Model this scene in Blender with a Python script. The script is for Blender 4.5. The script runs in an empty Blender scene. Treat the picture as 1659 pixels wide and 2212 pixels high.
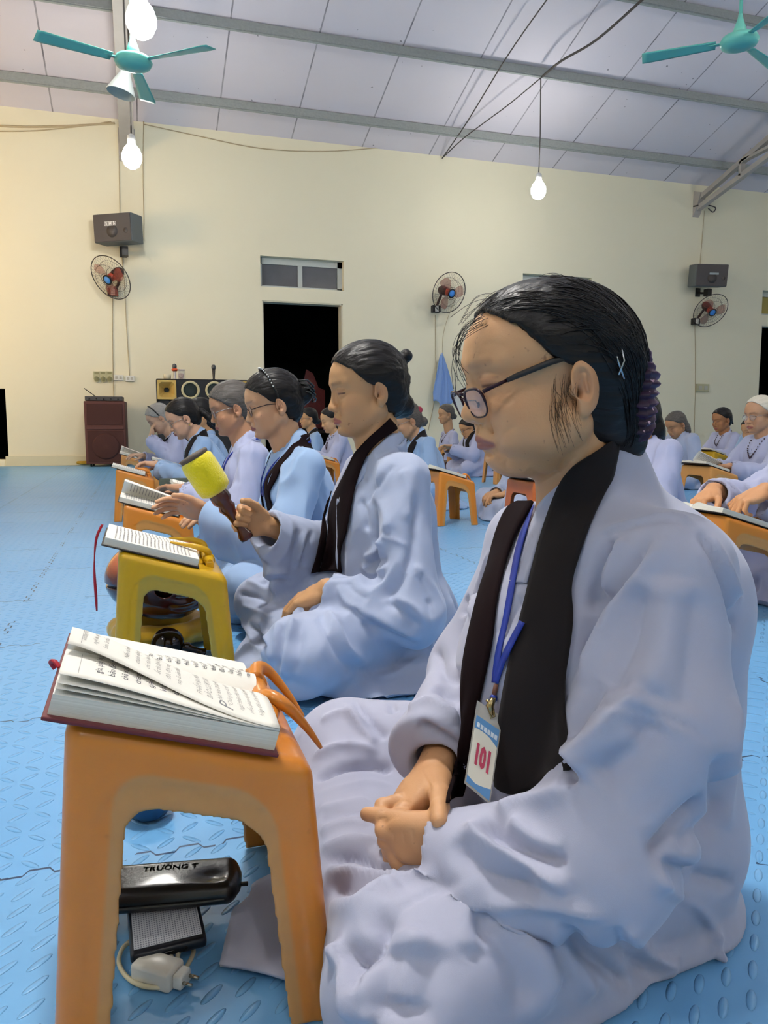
import bpy, bmesh, math, random, time
import numpy as np
from mathutils import Vector, Matrix
from mathutils.bvhtree import BVHTree
T0=time.time()
random.seed(7); RNG=np.random.default_rng(11)
SC=bpy.context.scene; COL=SC.collection
PI=math.pi
# ---------------------------------------------------------------- camera geometry (1659x2212 frame)
FPX=1660.; CX=829.5; CY=1106.; CAMH=0.6
PITCH=math.atan(186/FPX); YAW=math.atan(531/FPX*math.cos(PITCH))
_s,_c=math.sin(YAW),math.cos(YAW); _sp,_cp=math.sin(PITCH),math.cos(PITCH)
CF=np.array([_s*_cp,_c*_cp,-_sp]); CR=np.array([_c,-_s,0.]); CU=np.array([_s*_sp,_c*_sp,_cp])
CAM=np.array([0,0,CAMH])
def ray(x,y): return CF+(x-CX)/FPX*CR-(y-CY)/FPX*CU
def atD(x,y,d): return CAM+ray(x,y)*d
def atZ(x,y,z=0.):
    r=ray(x,y); return CAM+r*((z-CAMH)/r[2])
def atY(x,y,Y):
    r=ray(x,y); return CAM+r*(Y/r[1])
def atX(x,y,X):
    r=ray(x,y); return CAM+r*(X/r[0])
def make_camera():
    cd=bpy.data.cameras.new('camera'); co=bpy.data.objects.new('camera',cd); COL.objects.link(co)
    co.matrix_world=Matrix(((CR[0],CU[0],-CF[0],0),(CR[1],CU[1],-CF[1],0),(CR[2],CU[2],-CF[2],CAMH),(0,0,0,1)))
    cd.sensor_fit='HORIZONTAL'; cd.sensor_width=36.; cd.lens=36.*FPX/1659.
    cd.clip_start=0.02; cd.clip_end=200
    SC.camera=co
make_camera()
# ---------------------------------------------------------------- materials
def lin(h):
    if isinstance(h,str):
        h=h.lstrip('#'); v=[int(h[i:i+2],16)/255 for i in (0,2,4)]
    else: v=h
    return tuple((c/12.92 if c<=.04045 else ((c+.055)/1.055)**2.4) for c in v)+(1.,)
class NT:
    def __init__(s,name):
        s.m=bpy.data.materials.new(name); s.m.use_nodes=True; s.t=s.m.node_tree
        s.b=s.t.nodes['Principled BSDF']; s.out=s.t.nodes['Material Output']
    def n(s,typ,**kw):
        nd=s.t.nodes.new(typ)
        for k,v in kw.items(): setattr(nd,k,v)
        return nd
    def l(s,a,b): s.t.links.new(a,b)
    def math(s,op,a,b=None,c=None):
        nd=s.n('ShaderNodeMath',operation=op)
        for i,v in enumerate((a,b,c)):
            if v is None: continue
            if isinstance(v,(int,float)): nd.inputs[i].default_value=v
            else: s.l(v,nd.inputs[i])
        return nd.outputs[0]
    def mix(s,fac,a,b,mode='MIX'):
        nd=s.n('ShaderNodeMix',data_type='RGBA',blend_type=mode)
        for i,v in ((0,fac),(6,a),(7,b)):
            if isinstance(v,(int,float)): nd.inputs[i].default_value=v
            elif isinstance(v,tuple): nd.inputs[i].default_value=v
            else: s.l(v,nd.inputs[i])
        return nd.outputs[2]
    def ramp(s,fac,stops):
        nd=s.n('ShaderNodeValToRGB'); e=nd.color_ramp.elements
        e[0].position,e[0].color=stops[0]; e[1].position,e[1].color=stops[-1]
        for p,c in stops[1:-1]:
            x=e.new(p); x.color=c
        s.l(fac,nd.inputs[0]); return nd.outputs[0]
    def obj(s): return s.n('ShaderNodeTexCoord').outputs['Object']
    def noise(s,scale,detail=2.,vec=None,rough=.5):
        nd=s.n('ShaderNodeTexNoise'); nd.inputs['Scale'].default_value=scale; nd.inputs['Detail'].default_value=detail
        nd.inputs['Roughness'].default_value=rough
        s.l(vec if vec is not None else s.obj(),nd.inputs['Vector']); return nd.outputs['Fac']
    def bump(s,h,strength=.3,dist=.01):
        nd=s.n('ShaderNodeBump'); nd.inputs['Strength'].default_value=strength; nd.inputs['Distance'].default_value=dist
        s.l(h,nd.inputs['Height']); s.l(nd.outputs[0],s.b.inputs['Normal'])
def simple(name,col,rough=.6,metal=0.,var=0.,vscale=8.,bump=0.,bscale=60.,spec=.5,sheen=0.,coat=0.,bdist=.002,sub=0.,emit=None,estr=0.,trans=0.,ior=1.45,alpha=1.):
    t=NT(name); b=t.b; c=lin(col)
    b.inputs['Base Color'].default_value=c; b.inputs['Roughness'].default_value=rough; b.inputs['Metallic'].default_value=metal
    b.inputs['Specular IOR Level'].default_value=spec; b.inputs['IOR'].default_value=ior
    if sheen: b.inputs['Sheen Weight'].default_value=sheen
    if coat: b.inputs['Coat Weight'].default_value=coat; b.inputs['Coat Roughness'].default_value=.1
    if trans: b.inputs['Transmission Weight'].default_value=trans
    if alpha<1: b.inputs['Alpha'].default_value=alpha
    if sub: b.inputs['Subsurface Weight'].default_value=sub; b.inputs['Subsurface Radius'].default_value=(.012,.005,.003); b.inputs['Subsurface Scale'].default_value=1.
    if emit: b.inputs['Emission Color'].default_value=lin(emit); b.inputs['Emission Strength'].default_value=estr
    if var:
        n=t.noise(vscale,4.)
        d=tuple(max(0,x*(1-var)) for x in c[:3])+(1,); u=tuple(min(1,x*(1+var*.6)) for x in c[:3])+(1,)
        t.l(t.mix(n,d,u),b.inputs['Base Color'])
    if bump:
        t.bump(t.noise(bscale,3.),bump,bdist)
    return t.m
# ---------------------------------------------------------------- objects
def mesh_obj(name,V,Fs,mat=None,parent=None,smooth=True,mats=None,midx=None,loc=None):
    me=bpy.data.meshes.new(name)
    V=np.asarray(V,dtype=np.float32).reshape(-1,3)
    if isinstance(Fs,np.ndarray):
        nf,k=Fs.shape
        me.vertices.add(len(V)); me.vertices.foreach_set('co',V.ravel())
        me.loops.add(nf*k); me.loops.foreach_set('vertex_index',Fs.astype(np.int32).ravel())
        me.polygons.add(nf); me.polygons.foreach_set('loop_start',np.arange(0,nf*k,k,dtype=np.int32))
        me.update(calc_edges=True)
    else:
        me.from_pydata([tuple(map(float,v)) for v in V],[],[tuple(map(int,f)) for f in Fs])
    me.validate()
    me.polygons.foreach_set('use_smooth',np.full(len(me.polygons),bool(smooth)))
    for m in (mats or ([mat] if mat else [])): me.materials.append(m)
    if midx is not None and len(midx)==len(me.polygons): me.polygons.foreach_set('material_index',np.asarray(midx,dtype=np.int32))
    me.update()
    o=bpy.data.objects.new(name,me); COL.objects.link(o)
    if parent is not None: o.parent=parent
    if loc is not None: o.location=loc
    return o
def reparent(o,p):
    """keep world placement under an un-evaluated parent"""
    o.parent=p; o.matrix_parent_inverse=p.matrix_basis.inverted() if p.parent is None else (p.parent.matrix_basis@p.matrix_basis).inverted()
def tag(o,label=None,cat=None,group=None,kind=None):
    if label: o['label']=label
    if cat: o['category']=cat
    if group: o['group']=group
    if kind: o['kind']=kind
    return o
def empty(name,loc=(0,0,0),rz=0.,label=None,cat=None,group=None,M=None):
    o=bpy.data.objects.new(name,None); COL.objects.link(o); o.empty_display_size=.05
    if M is not None: o.matrix_world=M
    else: o.location=loc; o.rotation_euler=(0,0,rz)
    return tag(o,label,cat,group)
class MB:
    """collects geometry for one mesh"""
    def __init__(s): s.V=[];s.F=[];s.M=[];s.n=0
    def add(s,V,F,m=0):
        for v in V: s.V.append(tuple(map(float,v)))
        for f in F: s.F.append(tuple(i+s.n for i in f)); s.M.append(m)
        s.n+=len(V); return s
    def box(s,c,d,R=None,m=0,bev=0.):
        x,y,z=[k/2 for k in d]
        if bev<=0:
            V=[(a*x,b*y,e*z) for a in(-1,1) for b in(-1,1) for e in(-1,1)]
            F=[(0,1,3,2),(4,6,7,5),(0,4,5,1),(2,3,7,6),(0,2,6,4),(1,5,7,3)]
        else:
            bm=bmesh.new(); bmesh.ops.create_cube(bm,size=1.)
            for v in bm.verts: v.co=Vector((v.co.x*2*x,v.co.y*2*y,v.co.z*2*z))
            bmesh.ops.bevel(bm,geom=bm.edges[:],offset=bev,segments=3,affect='EDGES',profile=.5)
            bm.verts.index_update()
            V=[tuple(v.co) for v in bm.verts]; F=[tuple(v.index for v in f.verts) for f in bm.faces]; bm.free()
        V=np.array(V)
        if R is not None: V=V@np.array(R).T
        return s.add(V+np.array(c),F,m)
    def tube(s,pts,r,n=8,m=0,cap=True,closed=False,flat=1.,up=(0,0,1)):
        P=np.array(pts,float); k=len(P); r=np.broadcast_to(np.asarray(r,float),(k,))
        if closed: Tn=np.roll(P,-1,0)-np.roll(P,1,0)
        else: Tn=np.gradient(P,axis=0)
        Tn/=np.linalg.norm(Tn,axis=1)[:,None]+1e-12
        a=np.array(up,float); 
        if abs(Tn[0]@a)>.95: a=np.array([1,0,0.]) if abs(Tn[0][0])<.9 else np.array([0,1,0.])
        N=np.zeros_like(P); nn=a-(a@Tn[0])*Tn[0]; nn/=np.linalg.norm(nn); N[0]=nn
        for i in range(1,k):
            nn=N[i-1]-(N[i-1]@Tn[i])*Tn[i]; N[i]=nn/(np.linalg.norm(nn)+1e-12)
        B=np.cross(Tn,N); ang=np.arange(n)*2*PI/n
        V=(P[:,None]+r[:,None,None]*(np.cos(ang)[None,:,None]*N[:,None]*flat+np.sin(ang)[None,:,None]*B[:,None])).reshape(-1,3)
        F=[]
        for i in range(k if closed else k-1):
            j=(i+1)%k
            for q in range(n): F.append((i*n+q,i*n+(q+1)%n,j*n+(q+1)%n,j*n+q))
        if cap and not closed: F.append(tuple(range(n))[::-1]); F.append(tuple((k-1)*n+q for q in range(n)))
        return s.add(V,F,m)
    def lathe(s,prof,n=24,c=(0,0,0),R=None,m=0,cap=True):
        V=[];F=[];k=len(prof)
        for (r,z) in prof:
            for q in range(n):
                a=2*PI*q/n; V.append((r*math.cos(a),r*math.sin(a),z))
        for i in range(k-1):
            for q in range(n): F.append((i*n+q,i*n+(q+1)%n,(i+1)*n+(q+1)%n,(i+1)*n+q))
        if cap: F.append(tuple(range(n))[::-1]); F.append(tuple((k-1)*n+q for q in range(n)))
        V=np.array(V)
        if R is not None: V=V@np.array(R).T
        return s.add(V+np.array(c),F,m)
    def sphere(s,c,r,n=16,m=0,R=None):
        r=(r,r,r) if isinstance(r,(int,float)) else r
        V=[];F=[];k=n//2
        for i in range(k+1):
            t=PI*i/k
            for q in range(n): a=2*PI*q/n; V.append((r[0]*math.sin(t)*math.cos(a),r[1]*math.sin(t)*math.sin(a),-r[2]*math.cos(t)))
        for i in range(k):
            for q in range(n): F.append((i*n+q,i*n+(q+1)%n,(i+1)*n+(q+1)%n,(i+1)*n+q))
        V=np.array(V)
        if R is not None: V=V@np.array(R).T
        return s.add(V+np.array(c),F,m)
    def prism(s,poly,h0,h1,axis=2,m=0):
        """extrude a polygon given in the two other axes"""
        k=len(poly)
        def p(a,b,h): return {2:(a,b,h),1:(a,h,b),0:(h,a,b)}[axis]
        V=[p(a,b,h0) for a,b in poly]+[p(a,b,h1) for a,b in poly]
        F=[tuple(range(k))[::-1],tuple(range(k,2*k))]+[(i,(i+1)%k,k+(i+1)%k,k+i) for i in range(k)]
        return s.add(V,F,m)
    def grid(s,P,m=0,thick=0.,closed_u=False):
        """P: (a,b,3) array surface; optional thickness along its normals"""
        a,b=P.shape[:2]
        def quads(o,flip):
            F=[]
            for i in range(a-1):
                for j in range(b-1):
                    f=(o+i*b+j,o+i*b+j+1,o+(i+1)*b+j+1,o+(i+1)*b+j)
                    F.append(f[::-1] if flip else f)
            return F
        if thick:
            du=np.gradient(P,axis=0); dv=np.gradient(P,axis=1); N=np.cross(du,dv); N/=np.linalg.norm(N,axis=2)[...,None]+1e-12
            Q=P-N*thick
            V=np.concatenate([P.reshape(-1,3),Q.reshape(-1,3)]); o=a*b
            F=quads(0,False)+quads(o,True)
            bd=[i*b for i in range(a)]+[(a-1)*b+j for j in range(1,b)]+[i*b+b-1 for i in range(a-2,-1,-1)]+[j for j in range(b-2,0,-1)]
            for q in range(len(bd)):
                x,y=bd[q],bd[(q+1)%len(bd)]; F.append((y,x,x+o,y+o))
            return s.add(V,F,m)
        return s.add(P.reshape(-1,3),quads(0,False),m)
    def obj(s,name,mat,parent=None,smooth=True,auto=None):
        mats=mat if isinstance(mat,(list,tuple)) else [mat]
        o=mesh_obj(name,s.V,s.F,parent=parent,smooth=smooth,mats=mats)
        if any(s.M): o.data.polygons.foreach_set('material_index',np.array(s.M,dtype=np.int32))
        if smooth and auto: 
            try: o.data.set_sharp_from_angle(angle=math.radians(auto))
            except Exception: pass
        bm=bmesh.new(); bm.from_mesh(o.data); bmesh.ops.recalc_face_normals(bm,faces=bm.faces[:]); bm.to_mesh(o.data); bm.free()
        if smooth and auto: o.data.set_sharp_from_angle(angle=math.radians(auto))
        return o
def rotm(ax,deg):
    return np.array(Matrix.Rotation(math.radians(deg),3,ax))
def catmull(P,n=8):
    P=np.array(P,float); k=len(P); out=[]
    for i in range(k-1):
        p0=P[max(i-1,0)];p1=P[i];p2=P[i+1];p3=P[min(i+2,k-1)]
        for t in np.arange(n)/n:
            out.append(.5*((2*p1)+(-p0+p2)*t+(2*p0-5*p1+4*p2-p3)*t*t+(-p0+3*p1-3*p2+p3)*t**3))
    out.append(P[-1]); return np.array(out)
def copy_tree(o,parent=None,label=None,group=None,cat=None):
    c=o.copy(); COL.objects.link(c); c.parent=parent
    for ch in list(o.children): copy_tree(ch,c)
    return tag(c,label,cat,group)
# ---------------------------------------------------------------- implicit surfaces
class Sdf:
    """smooth union / difference of soft shapes, meshed with surface nets"""
    def __init__(s): s.p=[]
    def _add(s,f,op,k,bb=None): s.p.append((f,op,k)); return s
    def ell(s,c,r,R=None,op='u',k=.01):
        c=np.array(c,np.float32); r=np.array(r,np.float32); R=None if R is None else np.array(R,np.float32)
        def f(P):
            q=P-c
            if R is not None: q=q@R
            a=q/r; k0=np.sqrt((a*a).sum(1)); b=a/r; k1=np.sqrt((b*b).sum(1))+1e-9
            return k0*(k0-1)/k1
        return s._add(f,op,k)
    def cap(s,a,b,ra,rb=None,op='u',k=.01,flat=None):
        a=np.array(a,np.float32); b=np.array(b,np.float32); rb=ra if rb is None else rb
        ab=b-a; L2=float(ab@ab)+1e-12
        def f(P):
            q=P-a; t=np.clip((q@ab)/L2,0,1); d=q-t[:,None]*ab
            if flat is not None:
                n,s_=flat; dn=d@n; d=d+(s_-1)*dn[:,None]*n
            return np.sqrt((d*d).sum(1))-(ra+(rb-ra)*t)
        return s._add(f,op,k)
    def chain(s,pts,rs,op='u',k=.01,flat=None,kj=None):
        for i in range(len(pts)-1): s.cap(pts[i],pts[i+1],rs[i],rs[i+1],op,k if i==0 else (kj if kj is not None else .004),flat)
        return s
    def box(s,c,h,R=None,r=.0,op='u',k=.005):
        c=np.array(c,np.float32); h=np.array(h,np.float32)-r; R=None if R is None else np.array(R,np.float32)
        def f(P):
            q=P-c
            if R is not None: q=q@R
            q=np.abs(q)-h
            return np.sqrt((np.maximum(q,0)**2).sum(1))+np.minimum(q.max(1),0)-r
        return s._add(f,op,k)
    def half(s,n,d,op='i',k=.005):
        n=np.array(n,np.float32); n/=np.linalg.norm(n)
        return s._add(lambda P:P@n-d,op,k)
    def sub(s,T,k=.01,cen=None,rad=None):
        def f(P):
            if cen is not None and len(P)==4096:
                dm=np.linalg.norm(P.mean(0)-cen)-rad
                if dm>.10: return np.full(len(P),dm*.8,np.float32)
            return T.ev(P)
        return s._add(f,'u',k)
    def fn(s,f,op='u',k=.005): return s._add(f,op,k)
    def ev(s,P,cv=None,rad=0.,vals=None):
        d=np.full(len(P),1e3,np.float32)
        for q,(f,op,k) in enumerate(s.p):
            if cv is not None and op!='i' and cv[q]>rad+k+(.02 if op=='u' else .004): continue
            e=f(P).astype(np.float32) if vals is None else vals[q]
            if op=='u':
                h=np.clip(.5+.5*(d-e)/k,0,1); d=d+(e-d)*h-k*h*(1-h) if True else d
            elif op=='s':
                e=-e; h=np.clip(.5-.5*(d-e)/k,0,1); d=d+(e-d)*h+k*h*(1-h)
            else:
                h=np.clip(.5-.5*(d-e)/k,0,1); d=d+(e-d)*h+k*h*(1-h)
        return d
    def mesh(s,lo,hi,res,B=16,fine=()):
        """fine: [(lo,hi,res)] boxes inside which the grid planes are denser"""
        ax=[]
        for k in range(3):
            c=[]; x=lo[k]
            while x<hi[k]:
                r=res
                for fl,fh,fr in fine:
                    if fl[k]<=x<=fh[k]: r=min(r,fr)
                c.append(x); x+=r
            while len(c)%B: c.append(c[-1]+res)
            ax.append(np.array(c,np.float32))
        nb=[len(c)//B for c in ax]
        D=np.full(tuple(len(c) for c in ax),1.,np.float32)
        ii=np.stack(np.meshgrid(*[np.arange(k) for k in nb],indexing='ij'),-1).reshape(-1,3)
        L=np.stack([ax[k][ii[:,k]*B] for k in range(3)],1); U=np.stack([ax[k][ii[:,k]*B+B-1] for k in range(3)],1)
        cen=(L+U)/2; rad=np.linalg.norm(U-L,axis=1)/2+res
        cv=np.stack([f(cen.astype(np.float32)).astype(np.float32) for f,_,_ in s.p]); dc=s.ev(cen.astype(np.float32),vals=cv); cv=cv.T
        loc=np.stack(np.meshgrid(*[np.arange(B)]*3,indexing='ij'),-1).reshape(-1,3)
        for q,c,d,r in zip(ii,cv,dc,rad):
            i,j,k=q; sl=(slice(i*B,i*B+B),slice(j*B,j*B+B),slice(k*B,k*B+B))
            if abs(d)>r*1.5+.012: D[sl]=1. if d>0 else -1.; continue
            g=q*B+loc
            P=np.stack([ax[0][g[:,0]],ax[1][g[:,1]],ax[2][g[:,2]]],1)
            D[sl]=s.ev(P,c,float(r)).reshape(B,B,B)
        V,F=surfnets(D)
        V=np.stack([np.interp(V[:,k],np.arange(len(ax[k])),ax[k]) for k in range(3)],1).astype(np.float32)
        return V,F
def surfnets(D):
    S=D<0
    nx,ny,nz=D.shape
    c=np.zeros((nx-1,ny-1,nz-1),np.int8)
    for a in (0,1):
        for b in (0,1):
            for e in (0,1): c+=S[a:nx-1+a,b:ny-1+b,e:nz-1+e]
    act=(c>0)&(c<8); idx=np.argwhere(act)
    ID=np.full(act.shape,-1,np.int32); ID[act]=np.arange(len(idx))
    acc=np.zeros((len(idx),3),np.float32); cnt=np.zeros(len(idx),np.float32)
    cor=[(a,b,e) for a in(0,1) for b in(0,1) for e in(0,1)]
    vals={q:D[idx[:,0]+q[0],idx[:,1]+q[1],idx[:,2]+q[2]] for q in cor}
    for q in cor:
        for ax in range(3):
            if q[ax]: continue
            r=list(q); r[ax]=1; r=tuple(r); v0,v1=vals[q],vals[r]; m=(v0<0)!=(v1<0)
            t=np.where(m,v0/(v0-v1+1e-20),0); p=np.array(q,np.float32)[None].repeat(len(idx),0); p[:,ax]+=t
            acc[m]+=p[m]; cnt+=m
    V=idx+acc/cnt[:,None]
    Fs=[]
    for ax in range(3):
        b,e=(ax+1)%3,(ax+2)%3
        s0=[slice(1,-1)]*3; s0[ax]=slice(0,-1); s1=list(s0); s1[ax]=slice(1,None)
        A=S[tuple(s0)]; Bq=S[tuple(s1)]; ch=A!=Bq
        q=np.argwhere(ch); q0=q.copy(); 
        for z in (b,e): q0[:,z]+=1
        sg=A[ch]
        def g(db,de):
            r=q0.copy(); r[:,b]-=db; r[:,e]-=de
            r=np.minimum(r,np.array(ID.shape)-1)
            return ID[r[:,0],r[:,1],r[:,2]]
        f=np.stack([g(1,1),g(0,1),g(0,0),g(1,0)],1)
        f[~sg]=f[~sg][:,::-1]; Fs.append(f)
    Fq=np.concatenate(Fs); Fq=Fq[(Fq>=0).all(1)]
    return V.astype(np.float32),Fq
def vnormals(V,F):
    n=np.cross(V[F[:,2]]-V[F[:,0]],V[F[:,3 if F.shape[1]>3 else 1]]-V[F[:,1]])
    N=np.zeros_like(V)
    for k in range(F.shape[1]): np.add.at(N,F[:,k],n)
    return N/(np.linalg.norm(N,axis=1)[:,None]+1e-12)
def smooth_mesh(V,F,it=1,w=.5):
    for _ in range(it):
        A=np.zeros_like(V); C=np.zeros(len(V),np.float32)
        for k in range(4):
            a,b=F[:,k],F[:,(k+1)%4]
            np.add.at(A,a,V[b]); np.add.at(A,b,V[a]); np.add.at(C,a,1); np.add.at(C,b,1)
        V=V+(A/np.maximum(C,1)[:,None]-V)*w
    return V
def vnoise(P,seed=0):
    """smooth value noise in [-1,1]"""
    P=np.asarray(P,np.float64); i=np.floor(P).astype(np.int64); f=P-i; f=f*f*(3-2*f)
    def h(x,y,z):
        n=(x*374761393+y*668265263+z*2147483647+seed*974634777)&0xffffffff
        n=((n^(n>>13))*1274126177)&0xffffffff; return ((n^(n>>16))&0xffff)/32767.5-1
    r=0
    for a in(0,1):
        for b in(0,1):
            for c in(0,1):
                w=(f[:,0] if a else 1-f[:,0])*(f[:,1] if b else 1-f[:,1])*(f[:,2] if c else 1-f[:,2])
                r=r+w*h(i[:,0]+a,i[:,1]+b,i[:,2]+c)
    return r
def bvh(V,F): return BVHTree.FromPolygons([tuple(v) for v in V.tolist()],F.tolist())
def strokes(V,F,ST,caster,N=None):
    """push the surface along hand-drawn fold lines. ST: (points, width, height); caster(point)->position on surface"""
    if N is None: N=vnormals(V,F)
    D=np.zeros(len(V))
    for st in ST:
        pts,w,h=st[:3]; 
        Q=[caster(p) for p in catmull(np.array(pts,float),6)]
        Q=np.array([q for q in Q if q is not None])
        if len(Q)<2: continue
        W=w*2.6; lo=Q.min(0)-W; hi=Q.max(0)+W
        m=np.where(((V>lo)&(V<hi)).all(1))[0]
        if not len(m): continue
        P=V[m]; best=np.full(len(m),1e9); tt=np.zeros(len(m)); L=len(Q)-1; side=np.zeros(len(m))
        for i in range(L):
            ab=Q[i+1]-Q[i]; t=np.clip(((P-Q[i])@ab)/(ab@ab+1e-12),0,1); d=np.linalg.norm(P-Q[i]-t[:,None]*ab,axis=1)
            u=d<best; best[u]=d[u]; tt[u]=(i+t[u])/L
        tp=np.clip(np.minimum(tt,1-tt)*5,0,1); tp=tp*tp*(3-2*tp)
        if len(st)>3 and st[3]=='open': tp=np.ones_like(tp)
        D[m]+=h*np.exp(-(best/w)**1.5)*tp
    return V+N*D[:,None]
# ================================================================ the hall
WY=12.66; SL=.321; EAVE=5.14; XL,XR=-6.0,19.0; YB=-6.0; YR=3.4; ZR=EAVE+SL*(WY-YR)
def roofz(y): return EAVE+SL*(WY-y) if y>=YR else ZR-SL*(YR-y)
# ---- floor: blue foam mats with tread pattern
def mat_floor():
    t=NT('blue_foam_mat'); P=t.n('ShaderNodeNewGeometry').outputs['Position']
    sx=t.n('ShaderNodeSeparateXYZ'); t.l(P,sx.inputs[0]); X,Y=sx.outputs[0],sx.outputs[1]
    S=1/.036
    u=t.math('MULTIPLY',X,S); v=t.math('MULTIPLY',Y,S)
    fu=t.math('SUBTRACT',t.math('FRACT',u),.5); fv=t.math('SUBTRACT',t.math('FRACT',v),.5)
    par=t.math('FLOORED_MODULO',t.math('ADD',t.math('FLOOR',u),t.math('FLOOR',v)),2.)
    # mats alternate between crossed treads and rows of one direction
    mx=t.math('FLOOR',t.math('MULTIPLY',t.math('ADD',X,.39),1/.595)); my=t.math('FLOOR',t.math('MULTIPLY',t.math('SUBTRACT',Y,.481),1/.595))
    wn=t.n('ShaderNodeTexWhiteNoise',noise_dimensions='2D'); cm=t.n('ShaderNodeCombineXYZ'); t.l(mx,cm.inputs[0]); t.l(my,cm.inputs[1]); t.l(cm.outputs[0],wn.inputs['Vector'])
    sel=t.math('MULTIPLY',par,t.math('LESS_THAN',wn.outputs['Value'],.72))
    a=t.math('ADD',fu,fv); b=t.math('SUBTRACT',fu,fv)
    def mixv(x,y): return t.math('ADD',t.math('MULTIPLY',x,t.math('SUBTRACT',1.,sel)),t.math('MULTIPLY',y,sel))
    A=mixv(a,b); B=mixv(b,a)
    e=t.math('ADD',t.math('POWER',t.math('ABSOLUTE',t.math('MULTIPLY',A,1/.66)),2.),t.math('POWER',t.math('ABSOLUTE',t.math('MULTIPLY',B,1/.20)),2.))
    h=t.math('MAXIMUM',t.math('SUBTRACT',1.,e),0.); h=t.math('POWER',h,.5)
    # interlocking seams
    def seam(c,o,off,ph):
        q=t.math('MULTIPLY',t.math('SUBTRACT',c,off),1/.595)
        w=t.math('MULTIPLY',t.math('MINIMUM',t.math('MAXIMUM',t.math('MULTIPLY',t.math('SINE',t.math('MULTIPLY',o,2*PI/.066)),3.),-1.),1.),.006/.595)
        q=t.math('SUBTRACT',t.math('ABSOLUTE',t.math('SUBTRACT',t.math('FRACT',t.math('ADD',t.math('ADD',q,.5),w)),.5)),0.)
        return t.math('LESS_THAN',q,.0022/.595)
    sm=t.math('MAXIMUM',seam(Y,X,.481,0),seam(X,Y,-.39,0))
    sm=t.math('MULTIPLY',sm,t.math('GREATER_THAN',t.noise(9.,2.,P),.46))
    soft=t.noise(.9,3.,P); fine=t.noise(40.,2.,P)
    base=t.mix(soft,lin('#5a9fd8'),lin('#78b4e4')); base=t.mix(t.math('MULTIPLY',wn.outputs['Value'],.25),base,lin('#7fb6e2'))
    base=t.mix(sm,base,lin('#123a63')); t.l(base,t.b.inputs['Base Color'])
    t.b.inputs['Roughness'].default_value=.36
    bp=t.n('ShaderNodeBump'); bp.inputs['Strength'].default_value=1.; bp.inputs['Distance'].default_value=.0026
    hh=t.math('ADD',t.math('SUBTRACT',h,t.math('MULTIPLY',sm,1.2)),t.math('MULTIPLY',fine,.06)); t.l(hh,bp.inputs['Height']); t.l(bp.outputs[0],t.b.inputs['Normal'])
    return t.m
fl=MB().box(((XL+XR)/2,(YB+WY)/2,-.05),(XR-XL,WY-YB,.1)).obj('floor',mat_floor(),smooth=False); tag(fl,kind='structure')
# ---- walls
M_wall=simple('cream_wall_paint','#e9e3c9',rough=.75,var=.035,vscale=.7,bump=.08,bscale=25)
M_side=simple('pale_side_wall','#e6e2d2',rough=.8)
def wall_far():
    m=MB(); T=.22; y=WY+T/2
    holes=[(1.967,3.303,0,2.61),(1.949,3.329,2.828,3.305),(6.64,8.0,0,2.61),(6.62,8.03,2.828,3.30),(11.95,13.3,0,2.60),(11.93,13.32,2.81,3.28),(-2.9,-1.86,.10,1.15)]
    xs=sorted({XL-.2,XR+.2}|{h[0] for h in holes}|{h[1] for h in holes})
    for a,b in zip(xs[:-1],xs[1:]):
        zs=sorted([(h[2],h[3]) for h in holes if h[0]<=a+1e-6 and h[1]>=b-1e-6]); z=0.
        for p,q in zs+[(5.4,5.4)]:
            if p>z+1e-6: m.box(((a+b)/2,y,(z+p)/2),(b-a,T,p-z))
            z=q
    return m.obj('wall_back',M_wall,smooth=False)
tag(wall_far(),kind='structure')
tag(MB().box((XL-.1,(YB+WY)/2,3.),(.2,WY-YB,6.6)).box((XL-.1,3.4,6.6),(.2,9,3.4)).obj('wall_left',M_side,smooth=False),kind='structure')
tag(MB().box((XR+.1,(YB+WY)/2,3.),(.2,WY-YB,6.6)).box((XR+.1,3.4,6.6),(.2,9,3.4)).obj('wall_right',M_side,smooth=False),kind='structure')
tag(MB().box(((XL+XR)/2,YB-.1,2.7),(XR-XL+.4,.2,5.6)).obj('wall_front',M_side,smooth=False),kind='structure')
tag(MB().box((-1.9+3.85/2,WY-.012,.075),(3.85,.024,.15),bev=.004).box((5.0,WY-.012,.075),(3.2,.024,.15)).box((10.,WY-.012,.075),(3.9,.024,.15)).obj('baseboard_back',simple('baseboard_paint','#d9d2b4',rough=.55),smooth=False),kind='structure')
# ---- ceiling: insulated roof sheets
def mat_ceiling():
    t=NT('pale_roof_sheet'); P=t.n('ShaderNodeNewGeometry').outputs['Position']; sx=t.n('ShaderNodeSeparateXYZ'); t.l(P,sx.inputs[0])
    q=t.math('ABSOLUTE',t.math('SUBTRACT',t.math('FRACT',t.math('MULTIPLY',t.math('ADD',sx.outputs[0],1.03+.585),1/1.17)),.5))
    ln=t.math('LESS_THAN',q,.010/1.17); nz=t.noise(3.2,3.,P); ln=t.math('MULTIPLY',ln,t.math('MULTIPLY',nz,1.3))
    c=t.mix(t.noise(.35,3.,P),lin('#cfc9d2'),lin('#dedae3')); c=t.mix(ln,c,lin('#5e5c68'))
    sp=t.math('GREATER_THAN',t.noise(14.,1.,P),.79); c=t.mix(sp,c,lin('#8d8a92'))
    t.l(c,t.b.inputs['Base Color']); t.b.inputs['Roughness'].default_value=.6
    w=t.n('ShaderNodeTexWave'); w.inputs['Scale'].default_value=.9; w.inputs['Distortion'].default_value=.3; t.l(P,w.inputs['Vector'])
    return t.m
m=MB(); e=.12
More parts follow.
